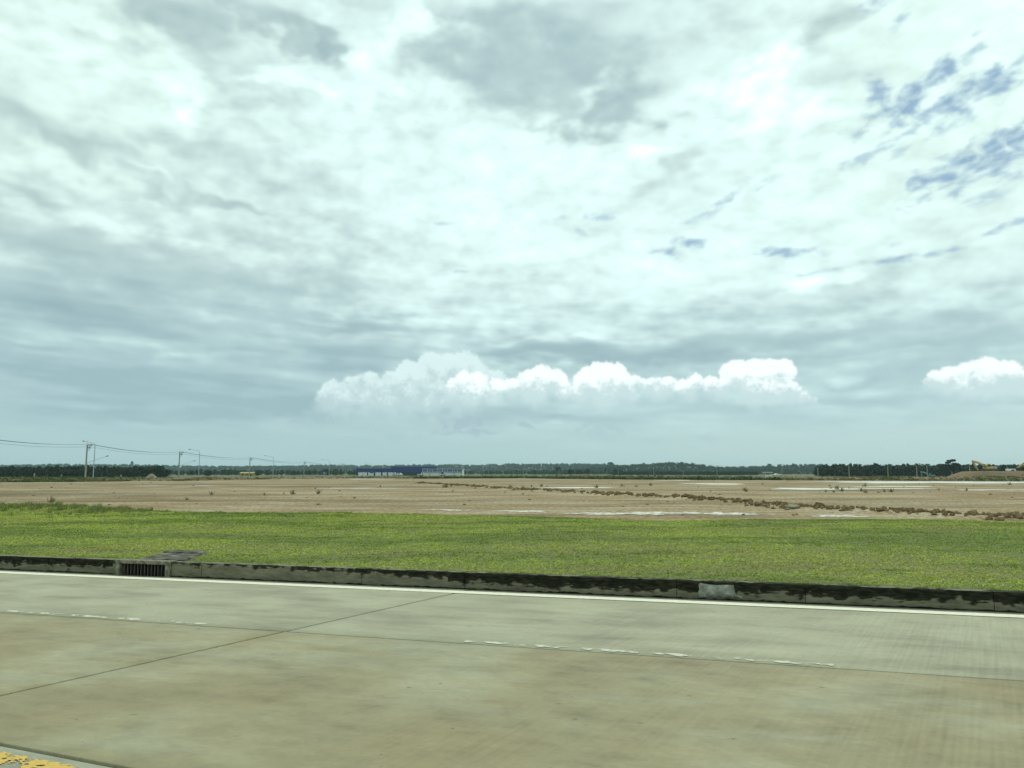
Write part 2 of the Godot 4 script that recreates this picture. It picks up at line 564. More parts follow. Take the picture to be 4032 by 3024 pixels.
# a sheet of nu by nv cells; at(i, j) gives a vertex, look(i, j) its uv, tint(i, j) its colour
func sheet(nu: int, nv: int, at: Callable, look = null, tint = null, uv2 := 0.0) -> ArrayMesh:
	var st := start()
	for j in nv + 1:
		for i in nu + 1:
			var v: Vector3 = at.call(i, j)
			if look != null:
				st.set_uv(look.call(i, j))
			else:
				st.set_uv(Vector2(v.x, v.z))
			if uv2 > 0.0:
				st.set_uv2(Vector2(v.x, v.z) * uv2)
			if tint != null:
				st.set_color(tint.call(i, j))
			st.add_vertex(v)
	for j in nv:
		for i in nu:
			var a := j * (nu + 1) + i
			var d := a + nu + 1
			for k in [a, d, d + 1, a, d + 1, a + 1]:
				st.add_index(k)
	st.generate_normals()
	return st.commit()

func line_at(points: Array, x: float) -> float:
	if x <= points[0][0]:
		return points[0][1]
	for i in points.size() - 1:
		if x <= points[i + 1][0]:
			return lerpf(points[i][1], points[i + 1][1], smoothstep(0.0, 1.0, (x - points[i][0]) / (points[i + 1][0] - points[i][0])))
	return points[-1][1]

var TO_SRGB := PackedByteArray()
func srgb(v: float) -> int:
	return TO_SRGB[clampi(int(v * 2047.0), 0, 2047)]

func grey(w: int, h: int, freq: float, octaves: int, sd: int, to_w := 0, to_h := 0) -> PackedByteArray:
	var im := noise(freq, octaves, sd).get_image(w, h)
	if to_w:
		im.resize(to_w, to_h, Image.INTERPOLATE_CUBIC)
	return im.get_data()

# fills a picture row by row on all cores; at(x, y) gives a linear colour
func picture(w: int, h: int, at: Callable, alpha := false) -> ImageTexture:
	var rows: Array[PackedByteArray] = []
	rows.resize(h)
	var n := 4 if alpha else 3
	var work := func(y: int) -> void:
		var row := PackedByteArray()
		row.resize(w * n)
		for x in w:
			var c: Color = at.call(x, y)
			row[x * n] = srgb(c.r)
			row[x * n + 1] = srgb(c.g)
			row[x * n + 2] = srgb(c.b)
			if alpha:
				row[x * n + 3] = int(clampf(c.a, 0.0, 1.0) * 255.0)
		rows[y] = row
	WorkerThreadPool.wait_for_group_task_completion(WorkerThreadPool.add_group_task(work, h))
	var bytes := PackedByteArray()
	for r in rows:
		bytes.append_array(r)
	return ImageTexture.create_from_image(Image.create_from_data(w, h, false, Image.FORMAT_RGBA8 if alpha else Image.FORMAT_RGB8, bytes))

func grain(freq: float, octaves: int, sd: int, low: float, high: float, size := 512) -> NoiseTexture2D:
	var t := NoiseTexture2D.new()
	t.width = size
	t.height = size
	t.seamless = true
	t.noise = noise(freq, octaves, sd)
	var g := Gradient.new()
	g.offsets = PackedFloat32Array([0.15, 0.85])
	g.colors = PackedColorArray([Color(low, low, low), Color(high, high, high)])
	t.color_ramp = g
	return t

func detailed(m: StandardMaterial3D, t: Texture2D) -> void:
	m.detail_enabled = true
	m.detail_blend_mode = BaseMaterial3D.BLEND_MODE_MUL
	m.detail_uv_layer = BaseMaterial3D.DETAIL_UV_2
	m.detail_albedo = t

# ---------------------------------------------------------------- road
func lane_joint(s: float) -> float:
	return 7.93 - 0.02 * clampf(s + 4.0, -8.0, 8.0)

func median_joint(s: float) -> float:
	return 4.16 - 0.11 * clampf(s + 4.1, -1.6, 1.6)

const SKEW := 0.29          # the transverse joints lie askew

func concrete_picture() -> ImageTexture:
	var w := 2048
	var h := 1024
	var streak := grey(420, 1024, 0.018, 6, 21, w, h)
	var blotch := grey(1300, h, 0.008, 6, 22, w, h)
	var wide := grey(512, 256, 0.012, 3, 23, w, h)
	var tine := grey(w, 24, 0.20, 2, 24, w, h)
	var speck := grey(w, h, 0.11, 2, 25)
	var brush := grey(1300, h, 0.028, 6, 26, w, h)
	var lane := PackedFloat32Array()
	var inner := PackedFloat32Array()
	for x in w:
		lane.append(lane_joint((x + 0.5) / w * 18.0 - 12.0))
		inner.append(median_joint((x + 0.5) / w * 18.0 - 12.0))
	var base := picture(w, h, func(x: int, y: int) -> Color:
		var t := 12.0 - (y + 0.5) / h * 8.5
		var s := (x + 0.5) / w * 18.0 - 12.0
		var k := y * w + x
		var st := streak[k] / 255.0 - 0.5
		var bl := blotch[k] / 255.0 - 0.5
		var wd := wide[k] / 255.0 - 0.5
		var br := brush[k] / 255.0 - 0.5
		var ti := tine[y * w + posmod(x + int(t * SKEW / 18.0 * -w), w)] / 255.0 - 0.5
		var c := Vector3(0.425, 0.418, 0.298)
		var lined := 0.15 + 0.85 * smoothstep(-3.0, 3.0, s + wd * 9.0)
		if t < lane[x]:
			c = Vector3(0.362, 0.332, 0.204)
			c = c.lerp(Vector3(0.312, 0.274, 0.160), clampf(wd * 2.2 + bl * 1.4 + 0.25, 0.0, 1.0))
			c = c.lerp(Vector3(0.39, 0.38, 0.265), clampf(-wd * 2.4 + st * 1.3 - 0.1, 0.0, 0.8))
			if t < inner[x]:
				c = Vector3(0.38, 0.39, 0.29)
		else:
			c = c.lerp(Vector3(0.35, 0.335, 0.24), clampf(wd * 1.8 - st * 1.2 + 0.05, 0.0, 1.0))
			if t > 11.26:
				c = c.lerp(Vector3(0.24, 0.225, 0.165), clampf(0.65 + bl * 1.5, 0.0, 1.0))
		var f := 1.0 + st * 0.16 + bl * 0.42 + br * (0.28 if t > lane[x] else 0.50) + (speck[k] / 255.0 - 0.5) * 0.10 + ti * 0.20 * lined
		f *= 1.0 - 0.07 * smoothstep(0.10, 0.15, br) - 0.06 * smoothstep(0.10, 0.14, st + bl * 0.5) + 0.06 * smoothstep(0.12, 0.17, -br)
		var sp := speck[k] / 255.0
		if sp > 0.83 and br > -0.12:
			f *= 1.0 - (sp - 0.83) * 3.2
		if sp < 0.10 and bl > 0.1:
			f *= 1.06
		return Color(c.x * f, c.y * f, c.z * f))
	# droppings of oil, tar and mud: small spots with ragged rims
	var im := base.get_image()
	var r := RandomNumberGenerator.new()
	r.seed = 27
	var rag := noise(0.35, 3, 28)
	for n in 260:
		var cx := r.randi_range(10, w - 11)
		var cy := r.randi_range(10, h - 11)
		var size := 0.6 + 1.6 * pow(r.randf(), 4.0)
		var long := r.randf_range(1.0, 2.4)
		var strength := r.randf_range(0.15, 0.5)
		for dy in range(-6, 7):
			for dx in range(-9, 10):
				var d := Vector2(dx / long, dy).length() / size + rag.get_noise_2d(cx + dx, cy + dy) * 0.5
				if d < 1.0:
					var old := im.get_pixel(cx + dx, cy + dy)
					im.set_pixel(cx + dx, cy + dy, old.lerp(Color(0.25, 0.24, 0.19), strength))
	return ImageTexture.create_from_image(im)

func road_uv(s: float, t: float) -> Vector2:
	return Vector2((s + 12.0) / 18.0, (12.0 - t) / 8.5)

# one slab between two transverse joints and two lengthwise lines, its rim rounded off by a few millimetres
func slab(s0: float, s1: float, low: Callable, high: Callable, rise: float) -> ArrayMesh:
	var nu := 22
	var nv := 8
	var gap := 0.020
	var us := [0.0, 0.0, 0.006]
	for i in nu - 1:
		us.append(lerpf(0.006, s1 - s0 - gap * 2.0 - 0.006, (i + 1.0) / nu))
	us.append_array([s1 - s0 - gap * 2.0 - 0.006, s1 - s0 - gap * 2.0, s1 - s0 - gap * 2.0])
	var vs := [0.0, 0.0, 0.01]
	for j in nv - 1:
		vs.append((j + 1.0) / nv)
	vs.append_array([0.99, 1.0, 1.0])
	var where := func(i: int, j: int) -> Vector2:
		var s: float = s0 + gap + us[i]
		var a: float = low.call(s + SKEW * (low.call(s) - 11.3)) + gap
		var b: float = high.call(s + SKEW * (high.call(s) - 11.3)) - gap
		var v: float = vs[j]
		if v == 0.01:
			v = 0.006 / (b - a)
		elif v == 0.99:
			v = 1.0 - 0.006 / (b - a)
		var t := lerpf(a, b, v)
		return Vector2(s + SKEW * (t - 11.3), t)
	return sheet(us.size() - 1, vs.size() - 1,
		func(i: int, j: int) -> Vector3:
			var p: Vector2 = where.call(i, j)
			var rim := mini(mini(i, us.size() - 1 - i), mini(j, vs.size() - 1 - j))
			return road_at(p.x, p.y, rise + (-0.05 if rim == 0 else -0.005 if rim == 1 else 0.0)),
		func(i: int, j: int) -> Vector2:
			var p: Vector2 = where.call(i, j)
			return road_uv(p.x, p.y), null, 1.1)

func strip(s0: float, s1: float, low: Callable, high: Callable, y: float, step_s := 0.25) -> ArrayMesh:
	var n := maxi(2, int((s1 - s0) / step_s))
	return sheet(n, 1,
		func(i: int, j: int) -> Vector3:
			var s := lerpf(s0, s1, float(i) / n)
			return road_at(s, low.call(s) if j == 0 else high.call(s), y),
		func(i: int, j: int) -> Vector2:
			return Vector2(lerpf(s0, s1, float(i) / n), float(j)))

func build_road() -> void:
	var concrete := mat(Color.WHITE, 0.82, "concrete")
	concrete.albedo_texture = concrete_picture()
	concrete.albedo_color = Color.WHITE
	detailed(concrete, grain(0.25, 3, 31, 0.78, 1.02))
	var bed := sheet(2, 2, func(i: int, j: int) -> Vector3: return road_at(-70.0 + i * 70.0, -9.0 + j * 10.3, -0.022))
	setting("road_bed", bed, mat(Color(0.03, 0.028, 0.022), 0.9))
	var road := Node3D.new()
	road.name = "road"
	road.set_meta("kind", "structure")
	add_child(road)
	var far_edge := func(_s: float) -> float: return 11.5
	var near_edge := func(_s: float) -> float: return 0.35
	var behind := func(_s: float) -> float: return -8.6
	var rows := [[lane_joint, far_edge], [median_joint, lane_joint], [near_edge, median_joint], [behind, near_edge]]
	for r in rows.size():
		for k in range(-6, 6):
			var s0 := -3.88 + 10.0 * k
			part("slab", slab(s0, s0 + 10.0, rows[r][0], rows[r][1], rng.randf_range(-0.0015, 0.0015)), concrete, road)
	# painted lines
	var white := mat(Color(0.84, 0.84, 0.68), 0.7, "white paint")
	white.albedo_texture = grain(0.05, 4, 33, 0.86, 1.0, 256)
	white.albedo_color = Color(0.84, 0.84, 0.68).linear_to_srgb()
	white.uv1_scale = Vector3(0.8, 0.5, 1)
	var wob := noise(0.9, 3, 34)
	setting("edge_line", strip(-62.0, 55.0, func(s: float) -> float: return 11.07 + wob.get_noise_1d(s * 3.0) * 0.012, func(s: float) -> float: return 11.295 + wob.get_noise_1d(s * 3.0 + 50.0) * 0.012, 0.0055), white)
	var worn := noise(0.02, 4, 35).get_image(1024, 32)
	worn.resize(1024, 128, Image.INTERPOLATE_CUBIC)
	var flakes := worn.get_data()
	var chips := grey(1024, 128, 0.05, 4, 36)
	var worn_white := white.duplicate() as StandardMaterial3D
	worn_white.albedo_color = Color.WHITE
	worn_white.albedo_texture = picture(1024, 128, func(x: int, y: int) -> Color:
		var k := y * 1024 + x
		var left := flakes[k] / 255.0 * 0.75 + chips[k] / 255.0 * 0.5 - absf(y / 64.0 - 1.0) ** 4.0 * 0.3
		var f := 0.85 + chips[k] / 255.0 * 0.25
		return Color(0.54 * f, 0.55 * f, 0.44 * f, 1.0 if left > 0.66 else 0.0), true)
	worn_white.transparency = BaseMaterial3D.TRANSPARENCY_ALPHA_SCISSOR
	worn_white.alpha_scissor_threshold = 0.5
	for d in [[-16.5, -13.2, 0.1], [-9.1, -5.97, 0.42], [-2.72, 0.92, 0.05], [4.9, 8.3, 0.6]]:
		var m := strip(d[0], d[1], func(s: float) -> float: return lane_joint(s) + 0.035, func(s: float) -> float: return lane_joint(s) + 0.155, 0.0055)
		var wm := worn_white.duplicate() as StandardMaterial3D
		wm.uv1_scale = Vector3(0.21, 1, 1)
		wm.uv1_offset = Vector3(d[2], 0, 0)
		setting("lane_dash", m, wm)
	var yellow := worn_white.duplicate() as StandardMaterial3D
	yellow.albedo_texture = picture(1024, 128, func(x: int, y: int) -> Color:
		var k := y * 1024 + x
		var left := flakes[k] / 255.0 * 0.55 + chips[k] / 255.0 * 0.6 - absf(y / 64.0 - 1.0) ** 4.0 * 0.25
		var f := 0.82 + chips[k] / 255.0 * 0.3
		return Color(0.58 * f, 0.39 * f, 0.095 * f, 1.0 if left > 0.46 else 0.0), true)
	yellow.uv1_scale = Vector3(0.3, 1, 1)
	setting("median_line", strip(-20.0, 16.0, func(s: float) -> float: return median_joint(s) - 0.25, func(s: float) -> float: return median_joint(s) - 0.09, 0.0055), yellow)

# ---------------------------------------------------------------- kerb and drain
const KERB_TOP := 0.25
const INLET := [-10.33, -9.38]

func kerb_picture() -> ImageTexture:
	var w := 2048
	var h := 96
	var a := grey(w, h, 0.018, 5, 41)
	var b := grey(w, h, 0.07, 4, 42)
	var runs := grey(w, 12, 0.05, 4, 43, w, h)
	return picture(w, h, func(x: int, y: int) -> Color:
		var v := 1.0 - (y + 0.5) / h          # 0 at the foot, 0.72 at the nose, 1 at the back of the top
		var s := (x + 0.5) / w * 28.0 - 16.0
		var k := y * w + x
		var na := a[k] / 255.0 - 0.5
		var nb := b[k] / 255.0 - 0.5
		var nr := runs[k] / 255.0 - 0.5
		var c := Vector3(0.170, 0.158, 0.108) * (1.0 + na * 0.6 + nb * 0.45)
		# how far down the black growth hangs from the top edge, by stretches of kerb
		var hang := 0.34
		if s < -10.5: hang = 0.42
		elif s < -8.7: hang = 0.16
		elif s < -5.8: hang = 0.10
		elif s < -4.2: hang = 0.26
		else: hang = 0.46
		hang += nr * 0.30 + na * 0.22
		var dark := 0.0
		if v < 0.74:
			dark = smoothstep(0.07, -0.07, 0.74 - v - hang + nb * 0.34)
			dark = maxf(dark, smoothstep(0.02, -0.02, v - 0.05 - nb * 0.10 - na * 0.08))
		else:
			dark = smoothstep(0.05, 0.25, na + nb * 0.8 + (0.22 if s > -5.8 else 0.0)) * 0.9
			c = c.lerp(Vector3(0.25, 0.25, 0.20), 0.4)
		c = c.lerp(Vector3(0.010, 0.011, 0.007) * (1.0 + nb * 0.9), dark * clampf(0.93 + nb * 0.4, 0.0, 1.0))
		return Color(c.x, c.y, c.z))

func kerb_stone(s0: float, s1: float) -> ArrayMesh:
	var prof := [[0.0, -0.05, 0.0], [0.0, 0.0, 0.0], [0.012, 0.20, 0.60], [0.017, 0.228, 0.68], [0.028, 0.243, 0.72], [0.05, KERB_TOP, 0.77], [0.17, KERB_TOP, 1.0], [0.17, 0.05, 1.0]]
	var n := maxi(2, int((s1 - s0) / 0.4))
	var wob := noise(0.8, 3, 44)
	var body := sheet(n, prof.size() - 1,
		func(i: int, j: int) -> Vector3:
			var s := lerpf(s0 + 0.004, s1 - 0.004, float(i) / n)
			var chip := wob.get_noise_2d(s * 2.2, j * 3.0) * 0.006 if j > 1 and j < 6 else 0.0
			return road_at(s, 11.508 + prof[j][0] + chip, prof[j][1] + chip * 0.6),
		func(i: int, j: int) -> Vector2:
			return Vector2((lerpf(s0, s1, float(i) / n) + 16.0) / 28.0, 1.0 - prof[j][2]))
	var st := start()
	st.append_from(body, 0, Transform3D())
	# end faces
	for e in [s0 + 0.004, s1 - 0.004]:
		for j in range(1, prof.size() - 1):
			for q in [[0.17, 0.0, 0.3], prof[j], prof[j + 1]]:
				st.set_uv(Vector2((e + 16.0) / 28.0, 0.7))
				st.set_normal(road_at(1, 0) * (1.0 if e > s0 + 0.1 else -1.0))
				st.add_vertex(road_at(e, 11.508 + q[0], q[1]))
	return st.commit()

func build_kerb() -> void:
	var m := mat(Color.WHITE, 0.93, "kerb concrete")
	m.albedo_color = Color.WHITE
	m.albedo_texture = kerb_picture()
	m.metallic_specular = 0.12
	var kerb := Node3D.new()
	kerb.name = "kerb"
	kerb.set_meta("kind", "structure")
	add_child(kerb)
	var joints := [-13.1, -11.9, INLET[0] - 0.1]
	var s := -13.1
	while s > -60.0:
		s -= 2.0
		joints.push_front(s)
	for i in joints.size() - 1:
		part("kerb_stone", kerb_stone(joints[i], joints[i + 1]), m, kerb)
	joints = [INLET[1] + 0.1, -8.67, -5.67, -3.93, -2.43, -0.72, 1.01, 3.31, 5.3]
	s = 5.3
	while s < 54.0:
		s += 2.0
		joints.append(s)
	for i in joints.size() - 1:
		part("kerb_stone", kerb_stone(joints[i], joints[i + 1]), m, kerb)
	# a smear of fresh mortar over the blackened face
	var mortar := mat(Color(0.34, 0.35, 0.28), 0.9, "mortar")
	mortar.albedo_texture = grain(0.03, 4, 45, 0.7, 1.0, 256)
	var outline := [[-0.33, 0.03], [-0.10, 0.025], [0.20, 0.026], [0.27, 0.035], [0.25, 0.06], [0.18, 0.08], [0.16, 0.12], [0.15, 0.21], [0.02, 0.208], [-0.08, 0.20], [-0.2, 0.206], [-0.31, 0.222], [-0.335, 0.19], [-0.325, 0.13], [-0.34, 0.10], [-0.33, 0.06]]
	var st := start()
	for i in outline.size():
		var p: Array = outline[i]
		var q: Array = outline[(i + 1) % outline.size()]
		for v in [[-0.05, 0.1, 0.013], [p[0], p[1], 0.005], [q[0], q[1], 0.005]]:
			st.set_uv(Vector2(v[0], v[1]))
			st.add_vertex(road_at(v[0] - 0.08, 11.508 + v[1] * 0.07 - v[2], v[1]))
		for v in [[p[0], p[1], 0.005], [p[0], p[1], -0.01], [q[0], q[1], 0.005], [q[0], q[1], 0.005], [p[0], p[1], -0.01], [q[0], q[1], -0.01]]:
			st.set_uv(Vector2(v[0], v[1]))
			st.add_vertex(road_at(v[0] - 0.08, 11.508 + v[1] * 0.07 - v[2], v[1]))
	st.generate_normals()
	part("mortar_patch", st.commit(), mortar, kerb)

func build_drain() -> void:
	var mid: float = (INLET[0] + INLET[1]) / 2.0
	var half: float = (INLET[1] - INLET[0]) / 2.0
	# local axes: x along the road, -z away from it
	var o := thing("drain_inlet", "kerb drain inlet with dark steel bars and pale concrete surround", "drain", road_at(mid, 11.508), -ROAD_TURN)
	var pale := mat(Color.WHITE, 0.92, "inlet concrete")
	pale.albedo_texture = grain(0.02, 5, 51, 0.35, 0.60, 256)
	pale.uv1_triplanar = true
	pale.uv1_scale = Vector3(2, 2, 2)
	pale.albedo_color = Color(0.95, 0.93, 0.80)
	var st := start()
	box(st, Vector3(-half - 0.048, 0.10, -0.07), Vector3(0.088, 0.31, 0.20))
	part("jamb", st.commit(), pale, o)
	st = start()
	box(st, Vector3(half + 0.048, 0.10, -0.07), Vector3(0.088, 0.31, 0.20))
	part("jamb", st.commit(), pale, o)
	st = start()
	box(st, Vector3(0, 0.228, -0.075), Vector3(half * 2.0 - 0.008, 0.055, 0.215))
	part("lintel", st.commit(), pale, o)
	var black := mat(Color(0.02, 0.02, 0.017), 0.95, "drain chamber")
	st = start()
	box(st, Vector3(0, -0.15, -0.62), Vector3(half * 2.0, 0.7, 0.03))
	box(st, Vector3(-half - 0.01, -0.15, -0.38), Vector3(0.02, 0.7, 0.45))
	box(st, Vector3(half + 0.01, -0.15, -0.38), Vector3(0.02, 0.7, 0.45))
	box(st, Vector3(0, -0.5, -0.32), Vector3(half * 2.0, 0.03, 0.6))
	box(st, Vector3(0, 0.185, -0.40), Vector3(half * 2.0, 0.02, 0.45))
	part("chamber", st.commit(), black, o)
	var steel := mat(Color(0.10, 0.09, 0.07), 0.7, "rusty steel")
	steel.metallic = 0.3
	for i in 13:
		st = start()
		var x := lerpf(-half + 0.05, half - 0.05, i / 12.0)
		box(st, Vector3(x, 0.09, -0.045), Vector3(0.016, 0.23, 0.035), Basis(Vector3.FORWARD, rng.randf_range(-0.02, 0.02)))
		part("bar", st.commit(), steel, o)
	# the lids of the catch pit in the grass behind it
	var c := thing("drain_cover", "weathered concrete lids of drain pit lying in the grass behind inlet", "drain cover", Vector3.ZERO)
	var lid := mat(Color.WHITE, 0.95, "old concrete")
	lid.albedo_texture = grain(0.012, 5, 52, 0.22, 0.62, 512)
	lid.albedo_color = Color(0.80, 0.79, 0.70)
	for q in [[11.70, 12.20, -10.10, -9.20, 0.262], [12.22, 12.58, -10.22, -9.42, 0.268], [12.61, 12.92, -10.36, -9.52, 0.282]]:
		st = start()
		var shift: float = -0.13
		var top: float = q[4]
		var ring: Array[Vector3] = []
		for e in [[q[2], q[0]], [q[3], q[0]], [q[3] + shift, q[1]], [q[2] + shift, q[1]]]:
			ring.append(road_at(e[0], e[1], top + rng.randf_range(-0.008, 0.012)))
		var centre := (ring[0] + ring[1] + ring[2] + ring[3]) / 4.0
		for i in 4:
			var p := ring[i]
			var r := ring[(i + 1) % 4]
			var pi := p.lerp(centre, 0.035) + Vector3(0, 0.007, 0)
			var ri := r.lerp(centre, 0.035) + Vector3(0, 0.007, 0)
			for tri in [[centre, pi, ri], [pi, p, r], [pi, r, ri], [p, p + Vector3.DOWN * 0.09, r], [r, p + Vector3.DOWN * 0.09, r + Vector3.DOWN * 0.09]]:
				for v in tri:
					st.set_uv(Vector2(v.x, v.z) * 0.6)
					st.add_vertex(v)
		st.generate_normals()
		part("lid", st.commit(), lid, c)

# ---------------------------------------------------------------- verge
const VERGE_FAR := [[-75.0, 52.0], [-40.0, 41.5], [-22.5, 34.2], [-10.7, 29.6], [0.0, 28.4], [5.85, 26.4], [11.84, 26.2], [17.15, 26.0], [45.0, 25.0]]
var n_lie := noise(0.05, 3, 61)

func kerb_depth(x: float, t := 11.66) -> float:
	return (t - x * sin(ROAD_TURN)) / cos(ROAD_TURN)

func verge_height(x: float, d: float) -> float:
	var near := kerb_depth(x)
	var far := line_at(VERGE_FAR, x)
	var k := clampf((d - near) / (far - near), 0.0, 1.0)
	var bumps := n_lie.get_noise_2d(x * 1.5, d * 2.0) * 0.10 * smoothstep(0.0, 0.15, k)
	var crown := 0.05 * sin(k * PI) + (0.10 if x < -6.0 else 0.03) * smoothstep(0.72, 0.95, k) * smoothstep(4.0, -12.0, x)
	return 0.228 + bumps + crown - 0.10 * smoothstep(0.96, 1.0, k)

func build_verge() -> void:
	var soil := mat(Color.WHITE, 0.97, "turf")
	soil.vertex_color_use_as_albedo = true
	detailed(soil, grain(0.03, 5, 62, 0.62, 1.0))
	var hue := noise(0.10, 4, 63)
	var nu := 150
	var nv := 46
	var spot := func(i: int, j: int) -> Vector2:
		var x := lerpf(-75.0, 44.0, float(i) / nu)
		var near := kerb_depth(x)
		return Vector2(x, lerpf(near, line_at(VERGE_FAR, x) + 0.25, float(j) / nv))
	var turf := sheet(nu, nv,
		func(i: int, j: int) -> Vector3:
			var p: Vector2 = spot.call(i, j)
			return Vector3(p.x, verge_height(p.x, p.y), -p.y), null,
		func(i: int, j: int) -> Color:
			var p: Vector2 = spot.call(i, j)
			var h := hue.get_noise_2d(p.x, p.y * 1.8)
			return Color(0.18, 0.22, 0.06).lerp(Color(0.25, 0.23, 0.095), clampf(0.3 + h, 0.0, 1.0)), 1.1)
	setting("verge", turf, soil)
	# tufts of cut grass
	var tufts: Array[ArrayMesh] = []
	for v in 3:
		var st := start()
		for b in 22:
			var a := rng.randf() * TAU
			var r := sqrt(rng.randf()) * 0.085
			var foot := Vector3(cos(a) * r, -0.012, sin(a) * r)
			var hgt := rng.randf_range(0.012, 0.034)
			var lean := Vector3(rng.randf_range(-1, 1), 0, rng.randf_range(-1, 1)) * 0.040
			var side := Vector3(rng.randf_range(-1, 1), 0, rng.randf_range(-1, 1)).normalized() * rng.randf_range(0.003, 0.006)
			var t := rng.randf_range(0.92, 1.08)
			var knee := foot + Vector3(0, hgt * 0.65, 0) + lean * 0.4
			var tip := foot + Vector3(0, hgt, 0) + lean * 1.15
			for p in [foot - side, knee - side * 0.8, foot + side, foot + side, knee - side * 0.8, knee + side * 0.8, knee - side * 0.8, tip, knee + side * 0.8]:
				st.set_color(Color(t, t, t))
				st.add_vertex(p)
		st.generate_normals()
		tufts.append(st.commit())
	var leaf := tinted(0.75, Color(0.35, 0.42, 0.12))
	var mow := noise(0.16, 3, 64)
	var fine := noise(0.7, 3, 65)
	var dry := noise(0.22, 4, 66)
	for v in 3:
		var places: Array[Transform3D] = []
		var colors := PackedColorArray()
		for k in 34000:
			var x := rng.randf_range(-34.0, 27.0)
			var near := kerb_depth(x) + 0.015
			var far := line_at(VERGE_FAR, x) + fine.get_noise_1d(x * 2.0) * 0.35
			var u := rng.randf()
			var d := lerpf(near, far, u ** 1.15)
			if absf(x) > d * 0.95 + 3.0:
				continue
			if is_under_lid(x, d):
				continue
			var dd := dry.get_noise_2d(x, d * 2.2)
			if fine.get_noise_2d(x * 1.6 + 60.0, d * 3.0) > 0.32 and rng.randf() < 0.45:
				continue
			var bare := Vector2((x - 9.6) / 0.75, (d - 14.75) / 0.45).length()
			if bare < 1.0 + fine.get_noise_2d(x * 2.0, d * 2.0) * 0.8 and rng.randf() < 0.75:
				continue
			var m := mow.get_noise_2d(x * 0.7, d * 1.9) + fine.get_noise_2d(x, d * 1.5) * 0.5
			var c := Color(0.425, 0.480, 0.102).lerp(Color(0.225, 0.300, 0.066), clampf(0.33 + m * 2.3 + 0.45 * smoothstep(0.80, 0.93, u ** 1.15) * smoothstep(8.0, -2.0, x), 0.0, 1.0))
			c = c.lerp(Color(0.38, 0.34, 0.14), clampf(dd * 1.6 - 0.25 + (0.2 if x > 5.0 else 0.0), 0.0, 0.75))
			c = c * rng.randf_range(0.92, 1.10)
			var size := rng.randf_range(0.8, 1.25) * (1.0 + 0.35 * clampf((d - 16.0) / 14.0, 0.0, 1.0))
			var tall := 1.0 + 1.3 * smoothstep(0.86, 0.97, u ** 1.15) * smoothstep(6.0, -6.0, x) * clampf(0.5 + fine.get_noise_2d(x * 0.6, d) * 1.6, 0.0, 1.4)
			if d - near < 0.12:
				tall *= 1.25
			places.append(Transform3D(Basis(Vector3.UP, rng.randf() * TAU).scaled(Vector3(size, size * tall, size)), Vector3(x, verge_height(x, d), -d)))
			c.a = 1.0
			colors.append(c)
		crowd("grass", tufts[v], leaf, places, colors)
	# tall weeds along the far rim, thickest at the left
	var weed := weed_mesh(71, 30, 0.34, 0.30)
	var wp: Array[Transform3D] = []
	var wc := PackedColorArray()
	for k in 4200:
		var x := rng.randf_range(-46.0, 1.0)
		var thick := clampf((fine.get_noise_1d(x * 0.9) + 0.55) * 1.1, 0.1, 1.0)
		var many := smoothstep(0.0, -20.0, x) * 0.9 + 0.1
		if rng.randf() > many * thick:
			continue
		var far := line_at(VERGE_FAR, x)
		var d := far - absf(rng.randfn(0.0, 1.2)) * (0.5 + many) + 0.35
		var sc := rng.randf_range(0.2, 0.5) * (0.25 + 0.45 * many ** 3.0)
		wp.append(Transform3D(Basis(Vector3.UP, rng.randf() * TAU).scaled(Vector3(sc, sc * rng.randf_range(0.7, 1.2), sc)), Vector3(x, verge_height(x, d) - 0.03, -d)))
		var c := Color(0.23, 0.275, 0.09).lerp(Color(0.37, 0.34, 0.15), clampf(fine.get_noise_2d(x, d) + 0.35, 0.0, 1.0)) * rng.randf_range(0.8, 1.15)
		c.a = 1.0
		wc.append(c)
	crowd("weeds", weed, leaf, wp, wc)

func is_under_lid(x: float, d: float) -> bool:
	var s := x * cos(ROAD_TURN) - d * sin(ROAD_TURN)
	var t := x * sin(ROAD_TURN) + d * cos(ROAD_TURN)
	var lean := (t - 11.7) * 0.24
	return t > 11.6 and t < 13.05 and s > -10.13 - lean and s < -9.18 - lean * 1.3

# a tuft of upright leaves and stalks, about one metre high before scaling
func weed_mesh(sd: int, blades: int, spread: float, lean_by: float) -> ArrayMesh:
	var r := RandomNumberGenerator.new()
	r.seed = sd
	var st := start()
	for b in blades:
		var a := r.randf() * TAU
		var q := sqrt(r.randf()) * spread
		var foot := Vector3(cos(a) * q, 0.0, sin(a) * q)
		var hgt := r.randf_range(0.35, 1.0)
		var lean := Vector3(r.randf_range(-1, 1), 0, r.randf_range(-1, 1)) * lean_by
		var side := Vector3(r.randf_range(-1, 1), 0, r.randf_range(-1, 1)).normalized() * r.randf_range(0.015, 0.04)
		var t := r.randf_range(0.75, 1.2)
		var knee := foot + Vector3(0, hgt * 0.6, 0) + lean * 0.35
		var tip := foot + Vector3(0, hgt, 0) + lean
		for p in [foot - side * 0.6, knee - side, foot + side * 0.6, foot + side * 0.6, knee - side, knee + side, knee - side, tip, knee + side]:
			st.set_color(Color(t, t, t))
			st.add_vertex(p)
	st.generate_normals()
	return st.commit()

# ---------------------------------------------------------------- bare field
const WINDROW := [Vector2(-15.1, 125.8), Vector2(-5.4, 99.3), Vector2(0.0, 82.0), Vector2(7.7, 61.5), Vector2(12.1, 50.2), Vector2(13.5, 42.1), Vector2(14.0, 36.5), Vector2(16.1, 33.2), Vector2(17.2, 30.0), Vector2(20.5, 29.2), Vector2(27.0, 28.6)]
